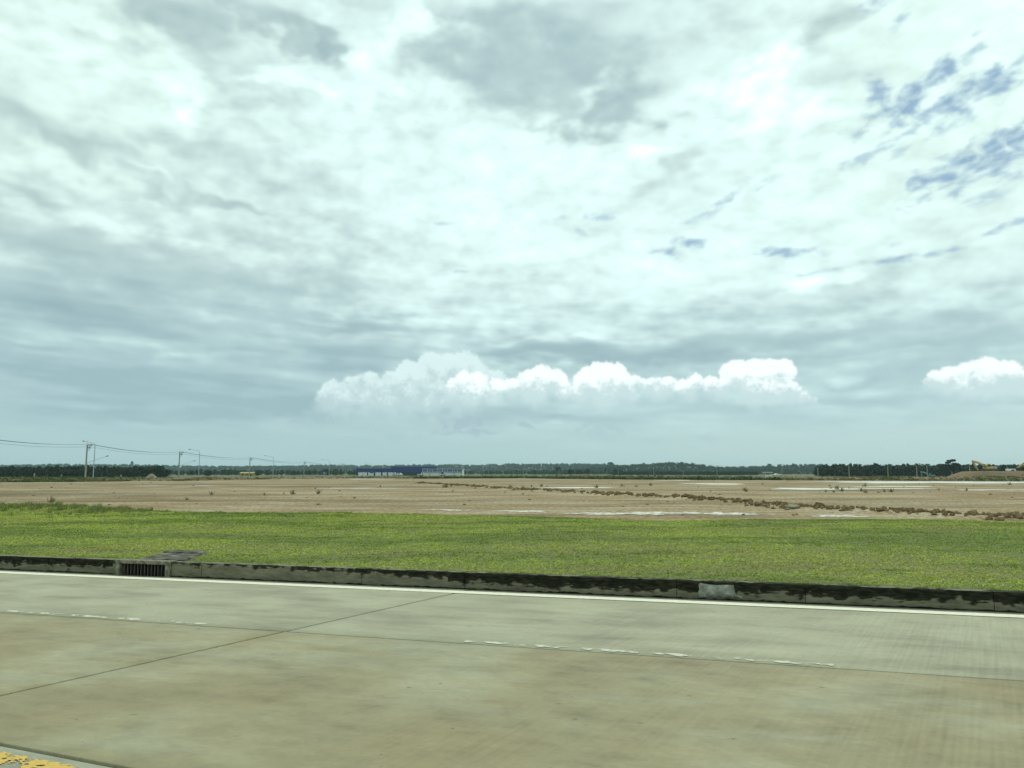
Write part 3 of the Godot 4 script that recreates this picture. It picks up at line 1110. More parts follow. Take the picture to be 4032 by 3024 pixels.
# centre x, depth, half width, half depth
const PUDDLES := [[-45.5, 103.0, 6.0, 1.5], [-38.5, 92.8, 4.6, 1.5], [-40.1, 215.0, 6.0, 8.0], [-17.5, 86.5, 4.3, 1.6], [8.2, 90.0, 4.2, 3.4], [37.5, 181.0, 5.0, 6.0], [31.0, 120.6, 4.7, 6.5], [32.3, 83.6, 4.6, 4.6], [47.9, 96.6, 5.2, 2.7], [41.9, 84.6, 4.4, 2.0], [74.0, 141.0, 20.0, 15.0], [96.0, 139.0, 14.0, 16.0], [48.6, 77.4, 4.0, 2.2]]
const SAND_PATCHES := [[3.3, 32.8, 1.1, 0.65], [5.5, 32.4, 1.7, 1.35], [8.1, 32.2, 1.5, 0.8], [12.6, 30.1, 1.0, 0.4], [0.5, 34.4, 1.2, 0.6], [-2.6, 35.6, 1.1, 0.5], [9.8, 31.4, 0.8, 0.3]]
const FIELD_FAR := [[-150.0, 128.0], [-92.1, 139.4], [-78.1, 147.4], [-71.8, 166.4], [-66.1, 198.3], [-55.0, 234.4], [-1.2, 234.4], [36.6, 191.0], [66.7, 176.0], [86.4, 167.0], [100.0, 158.0], [170.0, 158.0]]
var n_field := noise(0.16, 4, 81)
var n_rut := noise(0.6, 3, 82)

func windrow_near(x: float, d: float) -> float:
	var best := 99.0
	var p := Vector2(x, d)
	for i in WINDROW.size() - 1:
		best = minf(best, Geometry2D.get_closest_point_to_segment(p, WINDROW[i], WINDROW[i + 1]).distance_to(p))
	return best

func pool_depth(x: float, d: float) -> float:
	var v := -9.0
	for p in PUDDLES:
		if absf(x - p[0]) < p[2] * 1.8 and absf(d - p[1]) < p[3] * 1.8:
			v = maxf(v, 1.0 - Vector2((x - p[0]) / p[2], (d - p[1]) / p[3]).length())
	return v

func field_height(x: float, d: float) -> float:
	var h := 0.10 + n_field.get_noise_2d(x * 0.16, d * 0.16) * 0.09 + n_field.get_noise_2d(x * 0.9, d * 1.4) * 0.055 + n_rut.get_noise_2d(x * 0.5, d * 1.6) * 0.03
	var w := windrow_near(x, d)
	if w < 3.0:
		h += 0.10 * exp(-w * w / 0.7) - 0.03 * exp(-(w - 1.5) * (w - 1.5) / 0.5)
	var pool := pool_depth(x, d)
	if pool > -0.8:
		h = lerpf(h, 0.085 - 0.10 * clampf(pool, 0.0, 0.5), smoothstep(-0.45, 0.05, pool))
	return h

func field_picture() -> ImageTexture:
	var w := 1024
	var a := noise(0.006, 5, 83).get_seamless_image(w, w).get_data()
	var streak := noise(0.02, 4, 84).get_seamless_image(256, w)
	streak.resize(w, w, Image.INTERPOLATE_CUBIC)
	var b := streak.get_data()
	var fine := noise(0.06, 4, 85).get_seamless_image(w, w).get_data()
	return picture(w, w, func(x: int, y: int) -> Color:
		var k := y * w + x
		var na := a[k] / 255.0 - 0.5
		var nb := b[k] / 255.0 - 0.5
		var nf := fine[k] / 255.0 - 0.5
		var c := Vector3(0.405, 0.302, 0.160)
		c = c.lerp(Vector3(0.50, 0.415, 0.270), clampf(na * 3.0 + nb * 2.4 + 0.05, 0.0, 1.0))
		c = c.lerp(Vector3(0.28, 0.196, 0.098), clampf(-na * 2.6 - nb * 2.2 + nf * 0.6 - 0.22, 0.0, 1.0))
		c *= 1.0 + nf * 0.28
		return Color(c.x, c.y, c.z))

func build_field() -> void:
	var soil := mat(Color.WHITE, 0.97, "bare soil")
	soil.vertex_color_use_as_albedo = true
	soil.albedo_color = Color.WHITE
	soil.albedo_texture = field_picture()
	soil.uv1_scale = Vector3(1.0 / 84.0, 1.0 / 47.0, 1)
	detailed(soil, grain(0.04, 5, 86, 0.66, 1.0))
	var tone_n := noise(0.03, 4, 87)
	var nu := 190
	var nv := 170
	var spot := func(i: int, j: int) -> Vector2:
		var q := lerpf(-1.25, 1.15, float(i) / nu)
		var x0 := q * 22.0
		var near := 19.0 + 2.0 * absf(q)
		var far_x := q * 215.0
		var k := float(j) / nv
		var d := near * pow(250.0 / near, k)
		return Vector2(lerpf(x0, far_x, (d - near) / (250.0 - near)), d)
	var mesh := sheet(nu, nv,
		func(i: int, j: int) -> Vector3:
			var p: Vector2 = spot.call(i, j)
			var under := smoothstep(0.9, -0.6, p.y - line_at(VERGE_FAR, p.x))
			return Vector3(p.x, lerpf(field_height(p.x, p.y), -0.1, under), -p.y), null,
		func(i: int, j: int) -> Color:
			var p: Vector2 = spot.call(i, j)
			var t := 1.0 + tone_n.get_noise_2d(p.x * 0.3, p.y * 1.8) * 0.75
			return Color(t, t * (1.0 - 0.02 * (t - 1.0)), t), 0.16)
	setting("field", mesh, soil)
	# pools of rain water
	var water := mat(Color(0.60, 0.585, 0.51), 0.3, "muddy water")
	water.metallic_specular = 0.5
	water.normal_enabled = true
	var ripple := NoiseTexture2D.new()
	ripple.width = 512
	ripple.height = 512
	ripple.seamless = true
	ripple.as_normal_map = true
	ripple.bump_strength = 3.0
	ripple.noise = noise(0.03, 3, 88)
	water.normal_texture = ripple
	water.normal_scale = 0.6
	water.uv1_scale = Vector3(0.5, 0.5, 1)
	for i in PUDDLES.size():
		var p: Array = PUDDLES[i]
		setting("puddle", blot(p, 90 + i, 0.42), water).position = Vector3(p[0], 0.088 + 0.0, -p[1])
	var sand := mat(Color.WHITE, 0.6, "wet pale sand")
	sand.albedo_texture = grain(0.03, 5, 89, 0.55, 0.98, 256)
	sand.albedo_color = Color(0.95, 0.94, 0.88)
	for i in SAND_PATCHES.size():
		var p: Array = SAND_PATCHES[i]
		setting("sand_patch", draped_blot(p, 120 + i), sand)
	# clods of earth turned up in a row across the field
	var clods: Array[ArrayMesh] = []
	for v in 3:
		clods.append(clod_mesh(130 + v))
	var earth := tinted(0.97)
	for v in 3:
		var places: Array[Transform3D] = []
		var colors := PackedColorArray()
		for i in WINDROW.size() - 1:
			var a: Vector2 = WINDROW[i]
			var b: Vector2 = WINDROW[i + 1]
			var count := int(a.distance_to(b) * 7.5 * clampf(60.0 / a.y, 0.8, 1.5))
			for k in count:
				var f := rng.randf()
				if sin(f * 17.0 + i * 2.0) * 0.5 + 0.5 < rng.randf() * 0.7:
					continue
				var p := a.lerp(b, f) + Vector2(rng.randfn(0.0, 0.55), rng.randfn(0.0, 0.55))
				if p.y < line_at(VERGE_FAR, p.x) + 0.5:
					continue
				var size := absf(rng.randfn(0.0, 0.048)) + 0.028
				places.append(Transform3D(Basis.from_euler(Vector3(rng.randf() * 6.0, rng.randf() * 6.0, rng.randf() * 6.0)).scaled(Vector3(size * 1.3, size, size * 1.2)), Vector3(p.x, field_height(p.x, p.y) + size * 0.3, -p.y)))
				var c := Color(0.14, 0.096, 0.050).lerp(Color(0.215, 0.155, 0.084), rng.randf())
				colors.append(c)
		# and scattered ones
		for k in 45:
			var d := 27.0 * pow(7.0, rng.randf())
			var x := rng.randf_range(-0.75, 0.75) * d
			if d < line_at(VERGE_FAR, x) + 0.8 or d > line_at(FIELD_FAR, x) or pool_depth(x, d) > -0.1:
				continue
			var size := rng.randf_range(0.02, 0.055) * (1.0 + d / 140.0)
			places.append(Transform3D(Basis.from_euler(Vector3(rng.randf() * 6.0, rng.randf() * 6.0, 0)).scaled(Vector3(size * 1.5, size, size * 1.5)), Vector3(x, field_height(x, d) + size * 0.25, -d)))
			colors.append(Color(0.20, 0.135, 0.07).lerp(Color(0.30, 0.22, 0.13), rng.randf()))
		crowd("earth_clods", clods[v], earth, places, colors)
	# sparse weeds on the soil
	var places: Array[Transform3D] = []
	var colors := PackedColorArray()
	var leaf := tinted(0.8, Color(0.3, 0.34, 0.12))
	for q in [[26.0, 70.0, 5, 7.0], [29.5, 68.0, 6, 2.0], [-17.0, 60.0, 5, 3.0], [-6.0, 95.0, 10, 6.0], [3.0, 88.0, 9, 6.0], [38.0, 76.0, 2, 4.0], [50.0, 70.0, 3, 6.0], [-30.0, 48.0, 5, 4.0], [60.0, 110.0, 5, 9.0], [36.0, 84.0, 3, 1.0], [44.0, 96.0, 3, 3.0], [20.0, 100.0, 4, 8.0]]:
		for k in q[2]:
			var x: float = q[0] + rng.randfn(0.0, q[3])
			var d: float = q[1] + rng.randfn(0.0, q[3] * 0.5)
			if d < line_at(VERGE_FAR, x) + 1.0:
				continue
			var sc := rng.randf_range(0.25, 0.7)
			places.append(Transform3D(Basis(Vector3.UP, rng.randf() * TAU).scaled(Vector3(sc, sc * 0.8, sc)), Vector3(x, field_height(x, d) - 0.02, -d)))
			colors.append(Color(0.12, 0.145, 0.05).lerp(Color(0.21, 0.17, 0.08), rng.randf()))
	crowd("weeds", weed_mesh(72, 26, 0.3, 0.4), leaf, places, colors)
	var stone := mat(Color.WHITE, 0.9, "pale stone")
	stone.albedo_texture = grain(0.04, 4, 140, 0.45, 0.68, 256)
	stone.uv1_triplanar = true
	stone.albedo_color = Color(1.0, 0.96, 0.84)
	var a := setting_rock("rock", Vector3(13.05, 0, -36.2), Vector3(0.33, 0.13, 0.2), 141, stone)
	tag(a, "large pale flat rock beside the row of earth clods", "rock", "pale rocks by the clods")
	var b := setting_rock("rock", Vector3(14.55, 0, -35.6), Vector3(0.22, 0.09, 0.16), 142, stone)
	tag(b, "smaller pale rock half buried among earth clods", "rock", "pale rocks by the clods")

func setting_rock(called: String, at: Vector3, size: Vector3, sd: int, m: Material) -> MeshInstance3D:
	var o := MeshInstance3D.new()
	o.mesh = clod_mesh(sd)
	o.name = numbered(called)
	o.material_override = m
	o.position = Vector3(at.x, field_height(at.x, -at.z) + size.y * 0.45, at.z)
	o.scale = size
	add_child(o)
	return o

func blot(p: Array, sd: int, ragged: float) -> ArrayMesh:
	var n := noise(0.9, 4, sd)
	var st := start()
	var ring: Array[Vector3] = []
	for i in 72:
		var a := i / 72.0 * TAU
		var r := 1.0 + n.get_noise_2d(cos(a) * 1.3, sin(a) * 1.3) * ragged * 1.6
		ring.append(Vector3(cos(a) * r * p[2], 0, sin(a) * r * p[3]))
	for i in 72:
		for v in [Vector3.ZERO, ring[i], ring[(i + 1) % 72]]:
			st.set_uv(Vector2(v.x, v.z))
			st.set_normal(Vector3.UP)
			st.add_vertex(v)
	st.generate_tangents()
	return st.commit()

# a thin skin of sand that lies on the soil
func draped_blot(p: Array, sd: int) -> ArrayMesh:
	var n := noise(0.9, 4, sd)
	var st := start()
	var at := func(i: int, k: float) -> Vector3:
		var a := (i % 60) / 60.0 * TAU
		var r := (1.0 + n.get_noise_2d(cos(a) * 2.2, sin(a) * 2.2) * 1.1) * k
		var x: float = p[0] + cos(a) * r * p[2]
		var d: float = p[1] - sin(a) * r * p[3]
		return Vector3(x, field_height(x, d) + 0.012 + 0.018 * (1.0 - k), -d)
	for ring in 5:
		for i in 60:
			var k0 := ring / 5.0
			var k1 := (ring + 1) / 5.0
			for v in [at.call(i, k0), at.call(i, k1), at.call(i + 1, k1), at.call(i, k0), at.call(i + 1, k1), at.call(i + 1, k0)]:
				st.set_uv(Vector2(v.x, v.z) * 0.5)
				st.add_vertex(v)
	st.generate_normals()
	return st.commit()

func clod_mesh(sd: int) -> ArrayMesh:
	var s := SphereMesh.new()
	s.radius = 1.0
	s.height = 2.0
	s.radial_segments = 10
	s.rings = 6
	var arrays := s.get_mesh_arrays()
	var vs: PackedVector3Array = arrays[Mesh.ARRAY_VERTEX]
	var idx: PackedInt32Array = arrays[Mesh.ARRAY_INDEX]
	var n := noise(0.8, 3, sd)
	var st := start()
	st.set_smooth_group(-1)
	for k in idx:
		var v := vs[k]
		st.set_color(Color.WHITE)
		st.set_smooth_group(-1)
		st.add_vertex(v * (1.0 + n.get_noise_3dv(v * 1.2) * 0.75))
	st.generate_normals()
	return st.commit()

# ---------------------------------------------------------------- the far rim of the field: a low bank under scrub
const BANK_CREST := [[-160.0, 0.95], [-109.0, 0.8], [-90.0, 0.78], [-81.0, 0.62], [-71.7, 0.5], [-57.6, 0.5], [-30.0, 0.6], [-1.3, 0.75], [41.2, 0.85], [64.6, 0.7], [82.2, 0.78], [105.0, 0.8], [170.0, 0.7]]
var n_bank := noise(0.09, 4, 151)

func bank_height(x: float, d: float) -> float:
	var foot := line_at(FIELD_FAR, x)
	var k := (d - foot) / 22.0
	var crest := line_at(BANK_CREST, x) + n_bank.get_noise_1d(x) * 0.12
	return lerpf(0.0, crest, smoothstep(-0.05, 0.75, k)) * smoothstep(2.6, 1.1, k) - 0.25 * smoothstep(1.1, 2.4, k) + n_bank.get_noise_2d(x * 2.0, d * 2.0) * 0.10 * smoothstep(0.0, 0.2, k)

func build_bank() -> void:
	var soil := mat(Color.WHITE, 0.97, "weedy soil")
	soil.vertex_color_use_as_albedo = true
	soil.albedo_color = Color.WHITE
	detailed(soil, grain(0.05, 5, 152, 0.6, 1.0))
	var nu := 260
	var nv := 22
	var spot := func(i: int, j: int) -> Vector2:
		var x := lerpf(-175.0, 185.0, float(i) / nu)
		return Vector2(x, line_at(FIELD_FAR, x) - 2.0 + 62.0 * float(j) / nv)
	var hue := noise(0.035, 3, 153)
	var mesh := sheet(nu, nv,
		func(i: int, j: int) -> Vector3:
			var p: Vector2 = spot.call(i, j)
			return Vector3(p.x, bank_height(p.x, p.y) + 0.02, -p.y), null,
		func(i: int, j: int) -> Color:
			var p: Vector2 = spot.call(i, j)
			var g := bank_green(p.x, p.y)
			return Color(0.29, 0.205, 0.115).lerp(Color(0.10, 0.125, 0.045), g), 0.3)
	setting("bank", mesh, soil)
	# low scrub and dry grass over it
	var leaf := tinted(0.85, Color(0.3, 0.34, 0.12))
	var clump := clump_mesh(154, 34, 1.0)
	var spike := weed_mesh(155, 26, 0.5, 0.35)
	var rows := [[], []]
	var tints := [PackedColorArray(), PackedColorArray()]
	for k in 9500:
		var d0 := rng.randf_range(-0.72, 0.72)
		var foot := line_at(FIELD_FAR, d0 * 190.0)
		var x := d0 * (foot + 10.0)
		foot = line_at(FIELD_FAR, x)
		var d := foot + absf(rng.randfn(0.0, 9.0)) + 0.3
		var g := bank_green(x, d)
		var dense := scrub_at(x, d)
		if rng.randf() > 0.14 + maxf(g * 0.5, dense):
			continue
		var which := 0 if rng.randf() < 0.35 + dense * 0.5 else 1
		var sc := rng.randf_range(0.25, 0.55) * (1.0 + dense * 0.75)
		var c := Color(0.075, 0.105, 0.032).lerp(Color(0.145, 0.175, 0.055), rng.randf())
		if dense > 0.4:
			c = Color(0.042, 0.068, 0.022).lerp(Color(0.085, 0.125, 0.035), rng.randf())
		if rng.randf() > g + dense:
			c = Color(0.26, 0.195, 0.10).lerp(Color(0.17, 0.15, 0.065), rng.randf())
		rows[which].append(Transform3D(Basis(Vector3.UP, rng.randf() * TAU).scaled(Vector3(sc * 1.5, sc * rng.randf_range(0.7, 1.15), sc * 1.5)), Vector3(x, bank_height(x, d) - 0.02, -d)))
		tints[which].append(c)
	for w in 2:
		var places: Array[Transform3D] = []
		places.assign(rows[w])
		crowd("scrub" if w == 0 else "dry_grass", clump if w == 0 else spike, leaf, places, tints[w])

func bank_green(x: float, d: float) -> float:
	var g := 0.25
	if x < -86.0: g = 0.62
	elif x < -76.0: g = 0.75
	elif x < -52.0: g = 0.08
	elif x < -20.0: g = 0.35
	elif x < 62.0: g = 0.80
	elif x < 110.0: g = 0.30
	else: g = 0.55
	return clampf(g + n_bank.get_noise_2d(x * 0.9 + 40.0, d * 0.7) * 0.7, 0.0, 1.0)

func scrub_at(x: float, d: float) -> float:
	var k := d - line_at(FIELD_FAR, x)
	var band := smoothstep(6.0, 2.0, k)
	var along := 0.0
	if x > -30.0 and x < 62.0: along = 0.95
	elif x < -76.0 and x > -92.0: along = 0.35
	elif x > 62.0: along = 0.25
	return clampf(band * along + n_bank.get_noise_1d(x * 2.5) * 0.9 * band * along, 0.0, 1.0)

# leaves on a mound of twigs, one metre round
func clump_mesh(sd: int, faces: int, size: float) -> ArrayMesh:
	var r := RandomNumberGenerator.new()
	r.seed = sd
	var st := start()
	for f in faces:
		var dir := Vector3(r.randfn(0, 1), absf(r.randfn(0, 1)), r.randfn(0, 1)).normalized()
		leaf_face(st, r, dir * size * r.randf_range(0.35, 1.0) * Vector3(0.5, 0.95, 0.5), size * r.randf_range(0.10, 0.24))
	st.generate_normals()
	return st.commit()

func leaf_face(st: SurfaceTool, r: RandomNumberGenerator, at: Vector3, size: float) -> void:
	var a := Vector3(r.randfn(0, 1), r.randfn(0, 0.7), r.randfn(0, 1)).normalized()
	var b := a.cross(Vector3(r.randfn(0, 1), r.randfn(0, 1), r.randfn(0, 1))).normalized()
	var t := r.randf_range(0.7, 1.25)
	for p in [-a, b * 0.7, a * 0.9, -a, a * 0.9, -b * 0.7]:
		st.set_color(Color(t, t, t))
		st.add_vertex(at + p * size)

# ---------------------------------------------------------------- trees
# crown of lobes: each [centre, radius]; faces are spread through the outer part of every lobe
func crown_mesh(sd: int, lobes: Array, faces: int, leaf_size: float) -> ArrayMesh:
	var r := RandomNumberGenerator.new()
	r.seed = sd
	var st := start()
	var total := 0.0
	for l in lobes:
		total += l[1].x * l[1].z
	for l in lobes:
		var radius: Vector3 = l[1]
		for f in int(faces * radius.x * radius.z / total):
			var dir := Vector3(r.randfn(0, 1), r.randfn(0, 1), r.randfn(0, 1)).normalized()
			leaf_face(st, r, l[0] + dir * radius * pow(r.randf_range(0.15, 1.0), 0.45), leaf_size * r.randf_range(0.6, 1.3))
	st.generate_normals()
	return st.commit()

func trunk_mesh(sd: int, height: float, radius: float, limbs: Array) -> ArrayMesh:
	var st := start()
	var knee := Vector3(radius * 0.6, height * 0.5, radius * 0.3)
	tube(st, Vector3(0, -0.3, 0), knee, radius, radius * 0.78, 7)
	tube(st, knee, Vector3(0, height, 0), radius * 0.78, radius * 0.5, 7)
	for l in limbs:
		tube(st, Vector3(0, height * 0.92, 0), l, radius * 0.45, radius * 0.12, 5)
	return st.commit()

var bark := mat(Color(0.16, 0.14, 0.11), 0.95, "bark")
var pale_bark := mat(Color(0.30, 0.29, 0.25), 0.95, "pale bark")

func leaves(c: Color) -> StandardMaterial3D:
	var m := tinted(0.85, Color(0.16, 0.2, 0.08))
	m.albedo_color = c.linear_to_srgb()
	return m

func round_lobes(r: RandomNumberGenerator, height: float, width: float, base: float, n: int) -> Array:
	var out := [[Vector3(0, (height + base) / 2.0, 0), Vector3(width * 0.36, (height - base) * 0.42, width * 0.36)]]
	for i in n:
		var a := i * TAU / n + r.randf() * 0.8
		var q := width * r.randf_range(0.18, 0.34)
		var rr := width * r.randf_range(0.15, 0.24)
		out.append([Vector3(cos(a) * q, lerpf(base, height, r.randf_range(0.3, 0.82)), sin(a) * q), Vector3(rr, rr * 0.8, rr)])
	out.append([Vector3(r.randf_range(-0.1, 0.1) * width, height - width * 0.16, 0), Vector3(width * 0.2, width * 0.17, width * 0.2)])
	return out

func tree(label: String, at: Vector3, height: float, width: float, sd: int, c: Color, group := "", base_share := 0.22) -> void:
	var r := RandomNumberGenerator.new()
	r.seed = sd
	var t := thing("tree", label, "tree", at, 0.0, group)
	var lobes := round_lobes(r, height, width, height * base_share, 6)
	var limbs := []
	for l in lobes.slice(1, 6):
		limbs.append(l[0])
	part("trunk", trunk_mesh(sd, height * 0.5, height * 0.03, limbs), bark, t)
	part("crown", crown_mesh(sd, lobes, 520, width * 0.07), leaves(c), t)

# far woods that read as one mass
func wood(called: String, count: int, spread: Callable, height: Vector2, dark: Color, light: Color, sd: int) -> void:
	var m := tinted(0.9)
	for v in 3:
		var r := RandomNumberGenerator.new()
		r.seed = sd + v
		var lobes := round_lobes(r, 1.0, 0.85, 0.0, 5)
		var mesh := crown_mesh(sd + v, lobes, 170, 0.09)
		var places: Array[Transform3D] = []
		var colors := PackedColorArray()
		for k in count / 3:
			var p: Vector3 = spread.call(r)
			var h := lerpf(height.x, height.y, pow(r.randf(), 2.2))
			var w := h * r.randf_range(0.85, 1.25)
			places.append(Transform3D(Basis(Vector3.UP, r.randf() * TAU).scaled(Vector3(w, h, w)), p - Vector3(0, h * 0.06, 0)))
			colors.append(dark.lerp(light, r.randf()))
		crowd(called, mesh, m, places, colors)

const RIDGE_FAR := [[-2100.0, 21.0], [-1457.0, 17.5], [-1255.0, 20.0], [-1024.0, 17.5], [-828.0, 14.6], [-626.0, 15.4], [-518.0, 17.5], [-373.0, 16.8], [-156.0, 19.0], [-84.0, 18.2], [3.0, 20.4], [97.0, 20.4], [169.0, 21.8], [241.0, 21.1], [314.0, 16.8], [422.0, 13.9], [639.0, 11.8], [1600.0, 14.0], [2200.0, 14.0]]
const RIDGE_NEAR := [[60.0, -2.0], [130.0, 6.0], [179.0, 10.0], [214.0, 11.0], [248.0, 12.9], [268.0, 14.4], [298.0, 16.3], [317.0, 16.3], [330.0, 13.9], [357.0, 10.5], [391.0, 8.0], [436.0, 8.5], [465.0, 9.5], [490.0, 11.0], [524.0, 11.9], [554.0, 12.9], [603.0, 11.4], [682.0, 11.0], [1100.0, 11.0]]

func hill(called: String, crest: Array, x0: float, x1: float, depth: float, run: float, cover: Color, light: Color, count: int, size: Vector2, sd: int) -> void:
	var n := noise(0.004, 4, sd)
	var height := func(x: float, d: float) -> float:
		var k := clampf((d - depth + run) / run, 0.0, 1.0)
		var top := line_at(crest, x)
		var fall := 1.0 - clampf((d - depth) / run, 0.0, 1.0) * 0.6
		return (lerpf(-0.3, top, smoothstep(0.0, 1.0, k) * (0.82 + 0.18 * k)) + n.get_noise_2d(x, d) * 5.0 * sin(k * PI) * minf(1.0, top / 14.0)) * fall
	var m := mat(Color.WHITE, 0.97)
	m.vertex_color_use_as_albedo = true
	m.albedo_color = Color.WHITE
	var nu := 150
	var nv := 24
	var mesh := sheet(nu, nv,
		func(i: int, j: int) -> Vector3:
			var x := lerpf(x0, x1, float(i) / nu)
			var d := depth - run + run * 1.5 * float(j) / nv
			return Vector3(x, height.call(x, d), -d), null,
		func(i: int, j: int) -> Color:
			return cover.lerp(light, clampf(n.get_noise_2d(i * 30.0, j * 60.0) + 0.3, 0.0, 1.0)))
	setting(called, mesh, m)
	var patch := noise(0.006, 3, sd + 5)
	wood("hill_forest", count, func(r: RandomNumberGenerator) -> Vector3:
		var x := r.randf_range(x0, x1)
		var d := depth - run * pow(r.randf(), 1.2) + 12.0
		return Vector3(x, height.call(x, d) - 0.5, -d), size, cover, light, sd + 9)

# ---------------------------------------------------------------- poles, lamps and wires
var pole_concrete := mat(Color(0.29, 0.28, 0.235), 0.9, "pole concrete")
var galvanised := mat(Color(0.36, 0.38, 0.38), 0.5, "galvanised steel")
var dark_metal := mat(Color(0.05, 0.055, 0.06), 0.6, "dark metal")

func utility_pole(label: String, at: Vector3, h: float, lamp_reach := 0.0) -> Node3D:
	var o := thing("utility_pole", label, "utility pole", at, 0.0, "utility poles along the far road")
	part("shaft", one_tube(Vector3(0, -0.3, 0), Vector3(0, h * 0.88, 0), 0.30, 0.20, 8), pole_concrete, o)
	part("mast", one_tube(Vector3(0, h * 0.88, 0), Vector3(0, h, 0), 0.05, 0.035, 6), galvanised, o)
	for k in [[h * 0.865, 1.55], [h * 0.80, 1.25]]:
		var st := start()
		box(st, Vector3(k[1] / 2.0, k[0], 0.1), Vector3(k[1] + 0.3, 0.13, 0.13))
		box(st, Vector3(k[1] * 0.55, k[0] - 0.42, 0.1), Vector3(0.09, 0.75, 0.09))
		box(st, Vector3(k[1] * 0.3, k[0] - 0.72, 0.1), Vector3(k[1] * 0.6, 0.10, 0.10))
		var arm := part("crossarm", st.commit(), dark_metal, o)
		for x in [0.55, 1.0, 1.42]:
			if x < k[1]:
				st = start()
				tube(st, Vector3(x, k[0] + 0.07, 0.1), Vector3(x, k[0] + 0.42, 0.1), 0.085, 0.055, 6)
				part("insulator", st.commit(), dark_metal, arm)
	if lamp_reach > 0.0:
		var st := start()
		tube(st, Vector3(0.1, h * 0.40, 0), Vector3(lamp_reach * 0.35, h * 0.475, 0), 0.07, 0.06, 6)
		tube(st, Vector3(lamp_reach * 0.35, h * 0.475, 0), Vector3(lamp_reach, h * 0.585, 0), 0.06, 0.05, 6)
		var arm := part("lamp_arm", st.commit(), galvanised, o)
		part("lamp_head", lamp_head(Vector3(lamp_reach, h * 0.585, 0), 0.35), dark_metal, arm)
	return o

func lamp_head(at: Vector3, tilt: float) -> ArrayMesh:
	var s := SphereMesh.new()
	s.radius = 0.5
	s.height = 1.0
	s.radial_segments = 8
	s.rings = 5
	var st := start()
	st.append_from(s, 0, Transform3D(Basis(Vector3.BACK, tilt) * Basis.from_scale(Vector3(1.0, 0.26, 0.42)), at + Vector3(0.2 * signf(tilt), 0.05, 0)))
	return st.commit()

func street_lamp(label: String, at: Vector3, h: float, reach: float) -> void:
	var o := thing("street_lamp", label, "street lamp", at, 0.0, "street lamps along the far road")
	part("pole", one_tube(Vector3(0, -0.3, 0), Vector3(0, h - 0.6, 0), 0.17, 0.10, 8), galvanised, o)
	var st := start()
	tube(st, Vector3(0, h - 0.6, 0), Vector3(-0.35, h - 0.1, 0), 0.075, 0.07, 6)
	tube(st, Vector3(-0.35, h - 0.1, 0), Vector3(-reach, h + 0.5, 0), 0.07, 0.06, 6)
	part("arm", st.commit(), galvanised, o)
	part("lamp_head", lamp_head(Vector3(-reach, h + 0.5, 0), -0.18), dark_metal, o)

func small_pole(label: String, x: float, d: float, h: float, arm: bool) -> void:
	var o := thing("concrete_pole", label, "pole", Vector3(x, -0.25, -d), 0.0, "small poles beyond the field")
	part("shaft", one_tube(Vector3(0, -0.3, 0), Vector3(0, h, 0), 0.20, 0.14, 7), pole_concrete, o)
	if arm:
		part("crossarm", one_box(Vector3(1.3, 0.13, 0.13), Vector3(0.3, h - 0.35, 0.12)), dark_metal, o)

func wire(label: String, points: Array[Vector3], sag: float, r: float) -> void:
	var st := start()
	for i in points.size() - 1:
		var last := points[i]
		for k in range(1, 13):
			var f := k / 12.0
			var p := points[i].lerp(points[i + 1], f) + Vector3.DOWN * sag * 4.0 * f * (1.0 - f)
			tube(st, last, p, r, r, 4)
			last = p
	var o := MeshInstance3D.new()
	o.mesh = st.commit()
	o.name = numbered("power_cable")
	o.material_override = dark_metal
	tag(o, label, "cable", "power cables on the far poles")
	add_child(o)

